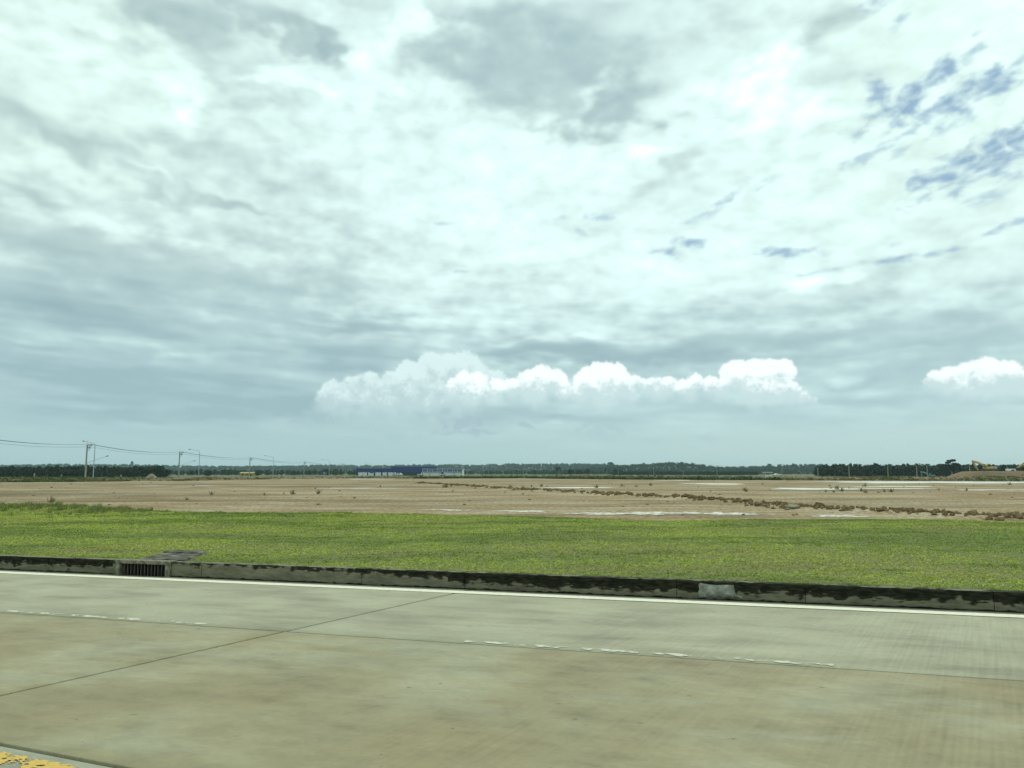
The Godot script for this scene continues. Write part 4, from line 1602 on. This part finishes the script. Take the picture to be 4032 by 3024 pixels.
func build_lines() -> void:
	var spots := [Vector3(-132.3, -0.1, -240), Vector3(-138.3, -0.2, -321), Vector3(-143.2, -0.2, -422), Vector3(-150.4, -0.2, -559), Vector3(-150.0, -0.2, -685)]
	var words := ["tall concrete utility pole farthest left, with lamp arm, before dark wood", "second utility pole from the left, lamp arm pointing right", "third utility pole from the left, beside the yellow building", "fourth utility pole from the left, before the forested hill", "fifth utility pole from the left, smallest, left of blue building"]
	for i in spots.size():
		utility_pole(words[i], spots[i], [12.0, 11.9, 11.4, 11.1, 11.2][i], 6.2 if i < 2 else 0.0)
	var lamps := [[-134.2, 248, 11.6, 3.6], [-131.6, 325, 11.3, 4.1], [-132.9, 430, 11.0, 4.5], [-132.4, 560, 11.0, 5.2], [-127.3, 700, 10.7, 5.6], [-119.8, 860, 10.7, 6.2]]
	var lwords := ["street lamp standing right behind the leftmost utility pole", "second street lamp from the left, right of second utility pole", "third street lamp from the left, between two utility poles", "fourth street lamp from the left, beside the blue flag", "fifth street lamp from the left, in front of blue building", "farthest street lamp, over the roof of blue building"]
	for i in lamps.size():
		var l: Array = lamps[i]
		street_lamp(lwords[i], Vector3(l[0], -0.2, -l[1]), l[2], l[3])
	var runs := [[0.55, 0.865, "topmost inner power cable strung between the far left poles"], [1.0, 0.865, "topmost middle power cable strung between the far left poles"], [1.42, 0.865, "topmost outer power cable strung between the far left poles"], [0.9, 0.80, "lower power cable strung between the far left poles"]]
	for q in runs:
		var pts: Array[Vector3] = [Vector3(-127.0 + q[0], [12.4 * q[1] + 0.3][0], -168.0)]
		for i in spots.size():
			pts.append(spots[i] + Vector3(q[0], [12.0, 11.9, 11.4, 11.1, 11.2][i] * q[1] + 0.42, 0.1))
		wire(q[2], pts, 1.15, 0.028)
	var far := [[-35, 600, 4.9, 0], [-30.0, 760, 4.9, 0], [-24.0, 780, 6.0, 1], [1.0, 750, 6.7, 0], [6.2, 760, 7.1, 1], [9.9, 680, 5.6, 1], [37.6, 620, 5.0, 0], [73.5, 600, 5.2, 0], [75.5, 550, 6.0, 1], [91.5, 500, 5.7, 0], [121.8, 550, 4.2, 0], [121.9, 460, 6.4, 1], [157.1, 450, 7.2, 1], [158.2, 400, 4.7, 0], [143.8, 330, 5.7, 1], [155.5, 320, 5.0, 0], [157.0, 300, 5.0, 0], [166.4, 310, 5.2, 0], [171.7, 290, 5.0, 1], [211.4, 330, 4.7, 0]]
	var fwords := ["small pole just right of the long pale building", "short pole left of the pole pair before green hill", "thin pole with crossarm, left of the pole pair", "left one of the pole pair before the middle of the hill", "right one of the pole pair, with crossarm, before the hill", "lone pole with crossarm right of the pole pair", "small pale pole left of the dark tree clump", "short pole right of the dark tree clump", "pole with crossarm in the dip of the ridge", "pale pole standing in the green scrub, left of the wooded hill", "faint small pole below the top of the wooded hill", "tall pale pole with crossarm before the low plantation", "tall pole with crossarm beside the white shelter", "thin pole at the left edge of the right wood", "tall pole with crossarm before the right wood", "pole midway along the right wood", "pale pole left of the teal excavator", "dark thin pole right behind the teal excavator", "pale pole with crossarm at the foot of the earth mound", "faint pole behind the earth mound, at right edge"]
	for i in far.size():
		var f: Array = far[i]
		small_pole(fwords[i], f[0], f[1], f[2], f[3] == 1)
	var pts: Array[Vector3] = [Vector3(91.8, 5.2, -500), Vector3(122.2, 6.0, -460), Vector3(157.4, 6.9, -450), Vector3(180.0, 7.2, -470)]
	wire("thin power cable over the wooded hill near the white shelter", pts, 0.9, 0.03)
	var posts := [[-104.0, 168.5, 1.05, "short pale post in the scrub before the left wood, leftmost"], [-106.0, 182.0, 1.35, "pale post in front of left wood, second from the left"], [-96.0, 190.0, 1.5, "post beside the sand heap before the left wood"], [-92.0, 240.0, 1.6, "pale post between the first two street lamps"]]
	for p in posts:
		var o := thing("concrete_post", p[3], "post", Vector3(p[0], bank_height(p[0], p[1]) - 0.1, -p[1]), 0.0, "pale posts at the left")
		part("shaft", one_box(Vector3(0.22, p[2], 0.22), Vector3(0, p[2] / 2.0, 0)), pole_concrete, o)
		part("cap", one_box(Vector3(0.27, 0.07, 0.27), Vector3(0, p[2] + 0.035, 0)), pole_concrete, o)

# ---------------------------------------------------------------- buildings
func build_buildings() -> void:
	var navy := mat(Color(0.018, 0.032, 0.16), 0.5, "navy cladding")
	var royal := mat(Color(0.03, 0.07, 0.30), 0.45, "blue roof sheet")
	var band := mat(Color(0.06, 0.11, 0.30), 0.35, "blue band")
	var white := mat(Color(0.74, 0.76, 0.70), 0.7, "white wall")
	var greyish := mat(Color(0.40, 0.44, 0.42), 0.7, "grey wall")
	var glass := mat(Color(0.015, 0.035, 0.035), 0.12, "dark glass")
	var slate := mat(Color(0.05, 0.055, 0.06), 0.7, "dark frame")
	# the blue showroom: x runs along its front, its front faces the field
	var o := thing("showroom_building", "long dark blue building with white bays and raised blue roof", "building", Vector3(-121.0, -0.3, -600.0))
	part("wall", one_box(Vector3(51.0, 5.2, 26.0), Vector3(25.6, 2.6, -13.2)), navy, o)
	part("fascia", one_box(Vector3(51.4, 2.8, 0.5), Vector3(25.6, 4.05, 0.25)), navy, o)
	part("roof", one_box(Vector3(35.5, 1.3, 20.0), Vector3(44.4, 6.1, -12.0)), royal, o)
	part("roof_edge", one_box(Vector3(36.5, 0.25, 21.0), Vector3(44.4, 6.87, -12.0)), slate, o)
	part("roof_vent", one_box(Vector3(2.8, 0.7, 2.0), Vector3(28.5, 5.55, -9.0)), slate, o)
	for b in [[1.8, 8.7], [9.5, 13.8], [15.0, 19.4], [20.6, 24.0], [24.9, 28.4], [29.4, 31.0]]:
		var p := part("bay", one_box(Vector3(b[1] - b[0], 2.65, 0.2), Vector3((b[0] + b[1]) / 2.0, 1.32, 0.12)), white, o)
		part("door_line", one_box(Vector3(0.12, 2.5, 0.06), Vector3(lerpf(b[0], b[1], 0.5), 1.3, 0.26)), greyish, p)
	for x in [1.0, 9.1, 14.4, 20.0, 24.45, 28.9]:
		part("pillar", one_box(Vector3(0.55, 2.7, 0.7), Vector3(x, 1.33, 0.36)), navy, o)
	for k in 7:
		var x := 33.0 + k * 2.7
		var w := part("window", one_box(Vector3(2.4, 2.3, 0.12), Vector3(x, 1.5, 0.10)), slate, o)
		part("pane", one_box(Vector3(2.1, 2.0, 0.06), Vector3(x, 1.5, 0.20)), glass, w)
	var disc := SphereMesh.new()
	disc.radius = 1.35
	disc.height = 2.7
	var st := start()
	st.append_from(disc, 0, Transform3D(Basis.from_scale(Vector3(1.0, 0.62, 0.12)), Vector3(12.1, 2.75, 0.55)))
	part("emblem", st.commit(), royal, o)
	st = start()
	box(st, Vector3(5.6, 1.0, 0.26), Vector3(0.75, 0.28, 0.05))
	box(st, Vector3(5.6, 1.0, 0.27), Vector3(0.28, 0.75, 0.05))
	part("cross_mark", st.commit(), slate, o)
	# the paler annexe
	var a := thing("annexe_building", "long low pale building with blue window band, right of showroom", "building", Vector3(-69.6, -0.3, -600.0))
	part("wall", one_box(Vector3(31.0, 5.0, 22.0), Vector3(15.6, 2.5, -11.1)), white, a)
	part("roof", one_box(Vector3(31.6, 0.28, 23.0), Vector3(15.6, 5.16, -11.0)), greyish, a)
	for k in 8:
		var x := 2.2 + k * 3.85
		var w := part("window", one_box(Vector3(3.6, 1.9, 0.14), Vector3(x, 3.95, 0.08)), greyish, a)
		part("pane", one_box(Vector3(3.3, 1.6, 0.06), Vector3(x, 3.95, 0.19)), band, w)
	for x in [0.4, 5.9, 13.6, 17.4, 25.0, 30.8]:
		part("pillar", one_box(Vector3(0.35, 4.9, 0.5), Vector3(x, 2.45, 0.40)), greyish, a)
	part("doorway", one_box(Vector3(2.6, 2.3, 0.14), Vector3(16.0, 1.4, 0.08)), glass, a)
	part("ledge", one_box(Vector3(31.4, 0.18, 0.9), Vector3(15.6, 2.75, 0.46)), greyish, a)
	# yellow house among trees
	var y := thing("house", "small yellow building with pale roof among trees at left", "building", Vector3(-171.6, -0.3, -500.0))
	var ochre := mat(Color(0.36, 0.275, 0.10), 0.8, "yellow wall")
	part("wall", one_box(Vector3(8.4, 1.9, 6.0), Vector3(0, 0.95, -3.0)), ochre, y)
	st = start()
	var prism := PrismMesh.new()
	prism.size = Vector3(7.0, 0.75, 9.4)
	st.append_from(prism, 0, Transform3D(Basis(Vector3.UP, PI / 2.0), Vector3(0, 2.27, -3.0)))
	part("roof", st.commit(), mat(Color(0.40, 0.31, 0.12), 0.7, "ochre roof"), y)
	for x in [-2.6, 0.6]:
		part("window", one_box(Vector3(0.9, 0.8, 0.08), Vector3(x, 1.0, 0.05)), glass, y)
	part("door", one_box(Vector3(0.9, 1.5, 0.08), Vector3(2.8, 0.76, 0.05)), slate, y)
	# white shelter and low white tent at the right
	var k := thing("shelter", "small white open shelter with flat roof before the wooded hill", "shelter", Vector3(157.0, -0.3, -480.0))
	part("roof", one_box(Vector3(5.0, 0.35, 4.0), Vector3(2.2, 2.45, -2.0)), white, k)
	part("back_wall", one_box(Vector3(4.3, 2.2, 0.15), Vector3(2.2, 1.1, -3.6)), greyish, k)
	for x in [0.1, 4.3]:
		for z in [-0.2, -3.3]:
			part("post", one_box(Vector3(0.2, 2.3, 0.2), Vector3(x, 1.13, z)), white, k)
	part("counter", one_box(Vector3(4.0, 0.9, 0.5), Vector3(2.2, 0.45, -0.4)), white, k)
	var tent := thing("tent", "low white tent canopy beside the white shelter", "tent", Vector3(165.4, -0.3, -480.0))
	st = start()
	prism = PrismMesh.new()
	prism.size = Vector3(4.2, 0.9, 3.0)
	prism.left_to_right = 0.2
	st.append_from(prism, 0, Transform3D(Basis(), Vector3(0, 1.35, -1.5)))
	part("canopy", st.commit(), white, tent)
	for x in [-1.9, 1.9]:
		part("post", one_box(Vector3(0.12, 0.95, 0.12), Vector3(x, 0.47, -0.2)), greyish, tent)
	# flag
	var f := thing("flag", "blue and white flag on a thin pole left of building", "flag", Vector3(-100.7, -0.2, -420.0))
	part("flagpole", one_tube(Vector3.ZERO, Vector3(0, 2.7, 0), 0.06, 0.04, 6), galvanised, f)
	var cloth := sheet(6, 3,
		func(i: int, j: int) -> Vector3: return Vector3(-0.1 - i * 0.36, 2.5 - j * 0.4 - i * 0.03, 0.12 * sin(i * 1.3)))
	var blue := mat(Color(0.05, 0.06, 0.36), 0.8, "blue cloth")
	part("cloth", cloth, blue, f)
	part("emblem", one_box(Vector3(0.8, 0.45, 0.03), Vector3(-1.1, 1.9, 0.16)), white, f)

# ---------------------------------------------------------------- vehicles
func wheel(parent: Node3D, at: Vector3, r: float, w: float) -> void:
	var t := part("wheel", one_tube(Vector3(0, 0, -w / 2), Vector3(0, 0, w / 2), r, r, 14), dark_metal, parent)
	t.position = at
	part("rim", one_tube(Vector3(0, 0, w / 2), Vector3(0, 0, w / 2 + 0.03), r * 0.55, r * 0.5, 10), galvanised, t)

# outline in x and y, drawn out to a width; corners softened by the outline itself
func drawn(outline: Array, width: float) -> ArrayMesh:
	var poly := PackedVector2Array()
	for p in outline:
		poly.append(Vector2(p[0], p[1]))
	var idx := Geometry2D.triangulate_polygon(poly)
	var st := start()
	for z in [width / 2.0, -width / 2.0]:
		for i in range(0, idx.size(), 3):
			for k in ([idx[i], idx[i + 1], idx[i + 2]] if z < 0.0 else [idx[i + 2], idx[i + 1], idx[i]]):
				st.add_vertex(Vector3(poly[k].x, poly[k].y, z))
	for i in poly.size():
		var a := poly[i]
		var b := poly[(i + 1) % poly.size()]
		for v in [Vector3(a.x, a.y, width / 2), Vector3(b.x, b.y, width / 2), Vector3(a.x, a.y, -width / 2), Vector3(b.x, b.y, width / 2), Vector3(b.x, b.y, -width / 2), Vector3(a.x, a.y, -width / 2)]:
			st.add_vertex(v)
	st.generate_normals()
	return st.commit()

func build_vehicles() -> void:
	var white := mat(Color(0.66, 0.68, 0.64), 0.35, "white body paint")
	var glass := mat(Color(0.02, 0.03, 0.035), 0.12, "dark glass")
	var van := thing("van", "white van parked before the dark glass of blue building", "van", Vector3(-87.2, -0.3, -590.0))
	part("body", drawn([[-3.9, 0.35], [3.6, 0.35], [3.9, 0.6], [3.9, 1.1], [3.2, 1.35], [2.6, 2.0], [-3.7, 2.05], [-3.9, 1.8]], 1.9), white, van)
	for x in [-2.4, -0.6, 1.2]:
		part("window", one_box(Vector3(1.3, 0.55, 0.06), Vector3(x, 1.55, 0.97)), glass, van)
	for x in [-2.4, 2.5]:
		wheel(van, Vector3(x, 0.36, 0.9), 0.36, 0.25)
	for q in [[-68.5, -592.0, "small white truck parked at the corner of two buildings"], [-51.2, -592.0, "small white truck parked before the pale building's doorway"]]:
		var t := thing("truck", q[2], "truck", Vector3(q[0], -0.3, q[1]), 0.0, "small white trucks by the pale building")
		part("cab", drawn([[-1.0, 0.5], [1.0, 0.5], [1.05, 1.3], [0.75, 2.15], [-1.0, 2.2]], 1.7), white, t)
		part("window", one_box(Vector3(0.9, 0.6, 0.06), Vector3(0.1, 1.65, 0.87)), glass, t)
		part("load_bed", one_box(Vector3(2.8, 0.5, 1.7), Vector3(-2.5, 0.95, 0)), white, t)
		for x in [-3.0, 0.4]:
			wheel(t, Vector3(x, 0.38, 0.8), 0.38, 0.25)
	var yellow := mat(Color(0.47, 0.34, 0.11), 0.55, "yellow machine paint")
	var teal := mat(Color(0.10, 0.27, 0.24), 0.5, "teal machine paint")
	excavator("yellow excavator with raised boom on top of the earth mound", Vector3(154.4, 1.9, -250.0), 1.0, yellow, mat(Color(0.40, 0.39, 0.33), 0.6, "pale counterweight"),
		[Vector2(-1.1, 1.7), Vector2(-5.3, 3.5)], [Vector2(-5.3, 3.5), Vector2(-3.7, 0.6)], 0.5)
	excavator("yellow excavator at the right edge with arched boom over mound", Vector3(163.8, 2.1, -240.0), 1.0, yellow, yellow,
		[Vector2(-1.1, 1.7), Vector2(-4.4, 2.9)], [Vector2(-4.4, 2.9), Vector2(-7.1, 1.2)], 0.5)
	excavator("teal excavator parked low before the right wood", Vector3(146.3, -0.1, -270.0), 0.62, teal, teal,
		[Vector2(-1.1, 1.7), Vector2(-5.8, 3.5)], [Vector2(-5.8, 3.5), Vector2(-5.1, 0.9)], 0.5)
	var w := thing("truck", "white truck cab behind the mound between two yellow excavators", "truck", Vector3(167.7, 1.4, -260.0))
	part("cab", drawn([[-1.1, 0.5], [1.1, 0.5], [1.15, 1.2], [0.8, 1.75], [-1.1, 1.75]], 2.2), white, w)
	part("windscreen", one_box(Vector3(1.0, 0.45, 0.06), Vector3(0, 1.3, 1.13)), glass, w)
	for x in [-0.6, 0.6]:
		wheel(w, Vector3(x, 0.4, 0.95), 0.4, 0.3)

func excavator(label: String, at: Vector3, k: float, paint: Material, rear: Material, boom: Array, stick: Array, _turn: float) -> void:
	var o := thing("excavator", label, "excavator", at)
	o.scale = Vector3(k, k, k)
	var glass := mat(Color(0.02, 0.03, 0.035), 0.12, "dark glass")
	for z in [-1.0, 1.0]:
		var tr := part("track", drawn([[-2.0, 0.25], [-1.8, 0.02], [1.8, 0.02], [2.0, 0.25], [2.0, 0.6], [1.75, 0.82], [-1.75, 0.82], [-2.0, 0.6]], 0.55), dark_metal, o)
		tr.position.z = z
	part("turntable", one_tube(Vector3(0, 0.75, 0), Vector3(0, 1.0, 0), 0.8, 0.8, 12), dark_metal, o)
	part("house", drawn([[-1.4, 1.0], [1.0, 1.0], [1.0, 1.85], [-1.4, 1.75]], 2.3), paint, o)
	part("counterweight", drawn([[1.0, 1.0], [1.75, 1.05], [1.9, 1.4], [1.8, 1.9], [1.0, 1.95]], 2.3), rear, o)
	var cab := part("cab", drawn([[-1.5, 1.75], [-0.2, 1.8], [-0.2, 2.75], [-1.2, 2.75], [-1.5, 2.3]], 0.95), paint, o)
	cab.position.z = 0.65
	part("window", one_box(Vector3(0.8, 0.6, 0.05), Vector3(-0.72, 2.3, 0.49)), glass, cab)
	var a: Vector2 = boom[0]
	var b: Vector2 = boom[1]
	var side := Vector2(-(b - a).y, (b - a).x).normalized()
	if side.y < 0.0:
		side = -side
	var m := a.lerp(b, 0.5) + side * 0.45
	var bm := part("boom", drawn([[a.x, a.y - 0.2], [a.x, a.y + 0.25], [m.x, m.y + 0.3], [b.x, b.y + 0.22], [b.x - 0.1, b.y - 0.1], [m.x, m.y - 0.32]], 0.5), paint, o)
	part("cylinder", one_tube(Vector3(a.x - 0.3, a.y - 0.5, 0.3), Vector3(m.x, m.y - 0.1, 0.3), 0.09, 0.07, 6), galvanised, bm)
	var c: Vector2 = stick[0]
	var d: Vector2 = stick[1]
	var along := (d - c).normalized()
	var across := Vector2(-along.y, along.x)
	var pts := []
	for q in [c - along * 0.5 + across * 0.15, c + across * 0.3, d + across * 0.14, d - across * 0.14, c - across * 0.25]:
		pts.append([q.x, q.y])
	var sk := part("stick", drawn(pts, 0.4), paint, o)
	part("cylinder", one_tube(Vector3(m.x, m.y + 0.35, 0), Vector3(c.x - along.x * 0.4, c.y - along.y * 0.4 + 0.05, 0), 0.08, 0.07, 6), galvanised, sk)
	part("bucket", drawn([[d.x - 0.2, d.y + 0.1], [d.x + 0.35, d.y + 0.05], [d.x + 0.75, d.y - 0.45], [d.x + 0.45, d.y - 0.85], [d.x - 0.25, d.y - 0.75], [d.x + 0.1, d.y - 0.5]], 0.95), dark_metal, o)

# ---------------------------------------------------------------- heaps of earth
func heap_mesh(rx: float, rz: float, h: float, sd: int, flat: float, green: float) -> ArrayMesh:
	var n := noise(0.35, 4, sd)
	var nu := 44
	var nv := 16
	return sheet(nu, nv,
		func(i: int, j: int) -> Vector3:
			var a := -TAU * i / nu
			var r := float(j) / nv
			var edge := 1.0 + n.get_noise_2d(cos(a) * 3.0, sin(a) * 3.0) * 0.25
			var x := cos(a) * r * rx * edge
			var z := sin(a) * r * rz * edge
			var top := h * (1.0 - smoothstep(flat, 1.0, r)) + n.get_noise_2d(x * 1.4, z * 1.4) * h * 0.14 * (1.0 - r * 0.6)
			return Vector3(x, top - 0.15 * r, z), null,
		func(i: int, j: int) -> Color:
			var a := -TAU * i / nu
			var r := float(j) / nv
			var g := clampf(n.get_noise_2d(cos(a) * r * 9.0, sin(a) * r * 9.0) * 1.2 + green + cos(a) * green * 1.5, 0.0, 1.0)
			return Color(0.30, 0.205, 0.12).lerp(Color(0.10, 0.12, 0.05), g), 0.5)

func build_heaps() -> void:
	var soil := mat(Color.WHITE, 0.97, "heaped soil")
	soil.vertex_color_use_as_albedo = true
	soil.albedo_color = Color.WHITE
	detailed(soil, grain(0.05, 5, 201, 0.6, 1.0))
	var m := MeshInstance3D.new()
	m.mesh = heap_mesh(28.0, 22.0, 2.35, 202, 0.72, 0.22)
	m.name = numbered("earth_mound")
	m.material_override = soil
	m.position = Vector3(162.5, 0.0, -240.0)
	tag(m, "wide brown earth mound with green scrub at right edge", "mound")
	add_child(m)
	var s := MeshInstance3D.new()
	s.mesh = heap_mesh(1.65, 1.5, 0.95, 203, 0.05, -0.6)
	s.name = numbered("sand_heap")
	var pale := soil.duplicate() as StandardMaterial3D
	pale.albedo_color = Color(1.12, 1.22, 1.42)
	s.material_override = pale
	s.position = Vector3(-79.6, bank_height(-79.6, 171.0) + 0.02, -171.0)
	tag(s, "pale heap of sand in the scrub before left wood", "sand heap")
	add_child(s)
	# scrub on the mound
	var places: Array[Transform3D] = []
	var colors := PackedColorArray()
	for k in 420:
		var x := rng.randf_range(146.0, 186.0)
		var z := -221.0 - rng.randf() * 12.0
		var up := clampf((-z - 219.0) / 9.0, 0.0, 1.0)
		if rng.randf() > smoothstep(144.0, 156.0, x):
			continue
		var sc := rng.randf_range(0.4, 0.9)
		places.append(Transform3D(Basis(Vector3.UP, rng.randf() * TAU).scaled(Vector3(sc * 1.4, sc, sc * 1.4)), Vector3(x, 1.7 * up, z)))
		colors.append(Color(0.06, 0.085, 0.03).lerp(Color(0.13, 0.15, 0.055), rng.randf()))
	crowd("scrub", clump_mesh(204, 34, 1.0), tinted(0.85, Color(0.3, 0.34, 0.12)), places, colors)

# ---------------------------------------------------------------- woods and single trees
func build_woods() -> void:
	hill("far_ridge", RIDGE_FAR, -2100.0, 2100.0, 2200.0, 700.0, Color(0.030, 0.050, 0.026), Color(0.055, 0.082, 0.036), 9000, Vector2(6.5, 10.5), 301)
	hill("near_ridge", RIDGE_NEAR, 40.0, 1150.0, 1500.0, 420.0, Color(0.030, 0.050, 0.026), Color(0.060, 0.085, 0.036), 4200, Vector2(4.5, 8.0), 311)
	wood("left_wood", 900, func(r: RandomNumberGenerator) -> Vector3:
		var d := r.randf_range(330.0, 400.0)
		return Vector3(r.randf_range(-0.86, -0.455) * d + (400.0 - d) * 0.05, -0.3, -d), Vector2(3.7, 5.8), Color(0.020, 0.032, 0.017), Color(0.042, 0.062, 0.028), 321)
	wood("left_wood", 500, func(r: RandomNumberGenerator) -> Vector3:
		var d := r.randf_range(620.0, 760.0)
		return Vector3(r.randf_range(-0.80, -0.20) * d, -0.3, -d), Vector2(3.5, 6.0), Color(0.026, 0.042, 0.022), Color(0.050, 0.075, 0.032), 325)
	wood("right_wood", 1100, func(r: RandomNumberGenerator) -> Vector3:
		var d := r.randf_range(410.0, 500.0)
		return Vector3(r.randf_range(0.392, 0.80) * d + (d - 410.0) * 0.05, -0.3, -d), Vector2(5.2, 7.8), Color(0.022, 0.036, 0.018), Color(0.055, 0.078, 0.034), 331)
	wood("plantation", 700, func(r: RandomNumberGenerator) -> Vector3:
		var d := r.randf_range(690.0, 800.0)
		return Vector3(r.randf_range(0.13, 0.318) * d, -0.3, -d), Vector2(3.0, 4.0), Color(0.024, 0.042, 0.020), Color(0.045, 0.070, 0.028), 341)
	wood("plantation", 420, func(r: RandomNumberGenerator) -> Vector3:
		var d := r.randf_range(900.0, 1050.0)
		return Vector3(r.randf_range(-0.09, 0.22) * d, -0.3, -d), Vector2(3.0, 6.5), Color(0.030, 0.052, 0.026), Color(0.055, 0.085, 0.036), 345)
	# the big umbrella tree over the right wood: flat tiers of leaves with sky between
	var big := thing("tree", "big spreading tree with tiered flat crown above right wood", "tree", Vector3(226.0, -0.3, -398.0))
	var tiers := [[Vector3(0.2, 8.3, 0), Vector3(2.3, 0.45, 2.0)], [Vector3(1.2, 8.7, 0.3), Vector3(1.5, 0.35, 1.4)], [Vector3(-1.6, 7.3, 0.4), Vector3(1.5, 0.5, 1.6)], [Vector3(-2.6, 6.1, 0), Vector3(1.7, 0.55, 1.8)], [Vector3(2.6, 6.6, -0.3), Vector3(2.0, 0.7, 1.9)], [Vector3(3.8, 5.9, 0.2), Vector3(1.5, 0.7, 1.6)], [Vector3(-3.9, 5.1, 0), Vector3(1.7, 0.8, 1.8)], [Vector3(0.6, 5.6, 0.8), Vector3(2.1, 0.7, 1.9)], [Vector3(0.0, 4.3, 0), Vector3(4.4, 0.9, 3.4)]]
	var limbs := []
	for t in tiers:
		limbs.append(t[0])
	part("trunk", trunk_mesh(351, 3.6, 0.42, limbs), pale_bark, big)
	part("crown", crown_mesh(351, tiers, 2600, 0.34), leaves(Color(0.030, 0.046, 0.024)), big)
	# single trees that stand out
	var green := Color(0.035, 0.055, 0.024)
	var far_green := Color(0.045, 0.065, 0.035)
	var alone := [
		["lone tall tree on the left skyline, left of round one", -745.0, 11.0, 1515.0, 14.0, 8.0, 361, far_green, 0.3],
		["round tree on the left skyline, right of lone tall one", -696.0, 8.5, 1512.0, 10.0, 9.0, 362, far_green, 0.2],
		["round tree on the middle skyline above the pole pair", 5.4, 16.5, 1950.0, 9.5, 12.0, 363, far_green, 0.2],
		["tall dark tree left in the clump before middle hill", 42.0, -0.3, 700.0, 7.6, 6.0, 364, green, 0.15],
		["broad dark tree in the clump before middle hill", 51.5, -0.3, 680.0, 5.6, 8.0, 365, green, 0.1],
		["low rounded tree in the middle of the dark clump", 60.0, -0.3, 690.0, 5.0, 7.5, 366, green, 0.1],
		["rounded tree at the right end of the dark clump", 68.0, -0.3, 700.0, 5.6, 7.0, 367, green, 0.1],
		["slim tall tree before the dip in the ridge", 97.0, -0.3, 800.0, 7.6, 5.0, 368, green, 0.15],
		["broad tree before the dip in the ridge, right of slim one", 95.5, -0.3, 700.0, 5.4, 8.0, 369, green, 0.1],
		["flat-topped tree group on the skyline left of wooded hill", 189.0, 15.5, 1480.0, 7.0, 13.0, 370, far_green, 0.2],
		["dark bushy tree left of the yellow building", -184.0, -0.3, 470.0, 3.3, 4.2, 371, green, 0.05],
		["small dark tree just before the yellow building", -158.0, -0.3, 480.0, 2.6, 3.6, 372, green, 0.05],
		["dark tree at the right end of the left wood", -157.0, -0.3, 400.0, 3.4, 4.0, 373, green, 0.05],
		["slender dark tree between second utility pole and street lamp", -174.0, -0.3, 420.0, 3.4, 2.8, 374, green, 0.1]]
	for a in alone:
		tree(a[0], Vector3(a[1], a[2], -a[3]), a[4], a[5], a[6], a[7], "", a[8])
	for k in 13:
		var x: float = [212.0, 236.0, 256.0, 283.0, 305.0, 325.0, 345.0, 500.0, 520.0, 546.0, 560.0, 582.0, 600.0][k]
		var where: String = ["foot of its left slope", "left slope, low", "left slope, midway", "left slope, near the top", "very top", "right shoulder", "right slope, low", "saddle, first from left", "saddle, second from left", "right rise, first", "right rise, second", "right rise, third", "right rise, last before the dark wood"][k]
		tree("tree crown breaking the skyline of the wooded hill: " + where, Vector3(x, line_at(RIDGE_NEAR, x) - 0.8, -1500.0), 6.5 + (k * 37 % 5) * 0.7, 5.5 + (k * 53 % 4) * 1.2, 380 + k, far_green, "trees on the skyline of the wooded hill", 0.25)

func _ready() -> void:
	for i in 2048:
		TO_SRGB.append(roundi(Color(i / 2047.0, 0, 0).linear_to_srgb().r * 255.0))
	rng.seed = 7
	var cam := Camera3D.new()
	cam.name = "camera"
	cam.fov = 53.1
	cam.near = 0.1
	cam.far = 20000.0
	cam.position = Vector3(0, 1.78, 0)
	cam.rotation_degrees = Vector3(6.6, 0, 0)
	add_child(cam)
	var env := Environment.new()
	env.background_mode = Environment.BG_SKY
	env.tonemap_mode = Environment.TONE_MAPPER_LINEAR
	env.tonemap_exposure = 1.12
	env.sdfgi_enabled = true
	env.ssao_enabled = true
	env.ssil_enabled = true
	var pano := PanoramaSkyMaterial.new()
	pano.panorama = make_sky()
	env.sky = Sky.new()
	env.sky.sky_material = pano
	env.fog_enabled = true
	env.fog_density = 0.00014
	env.fog_light_color = Color(0.80, 0.93, 0.95)
	var we := WorldEnvironment.new()
	we.name = "world_environment"
	we.environment = env
	add_child(we)
	# the sun stands high behind the cloud layer, left of the view
	var sun := DirectionalLight3D.new()
	sun.name = "sun"
	sun.light_energy = 0.45
	sun.light_angular_distance = 14.0
	sun.light_color = Color(1.0, 0.97, 0.90)
	sun.shadow_enabled = true
	sun.rotation_degrees = Vector3(-62, 160, 0)
	add_child(sun)
	# the land, out to the horizon
	var land := mat(Color.WHITE, 0.97, "land")
	land.vertex_color_use_as_albedo = true
	land.albedo_color = Color.WHITE
	var hue := noise(0.006, 4, 5)
	var ring := [0.0, 20.0, 60.0, 120.0, 180.0, 240.0, 300.0, 360.0, 430.0, 520.0, 650.0, 800.0, 1000.0, 1300.0, 1700.0, 2300.0, 3500.0, 6000.0]
	setting("ground", sheet(72, ring.size() - 1,
		func(i: int, j: int) -> Vector3: return Vector3(sin(TAU * i / 72.0) * ring[j], -0.28, -cos(TAU * i / 72.0) * ring[j]), null,
		func(i: int, j: int) -> Color:
			var h := hue.get_noise_2d(sin(TAU * i / 72.0) * ring[j], cos(TAU * i / 72.0) * ring[j])
			return Color(0.075, 0.095, 0.038).lerp(Color(0.17, 0.15, 0.075), clampf(0.25 + h * 1.4, 0.0, 1.0))), land)
	build_road()
	build_kerb()
	build_drain()
	build_verge()
	build_field()
	build_bank()
	build_heaps()
	build_woods()
	build_lines()
	build_buildings()
	build_vehicles()
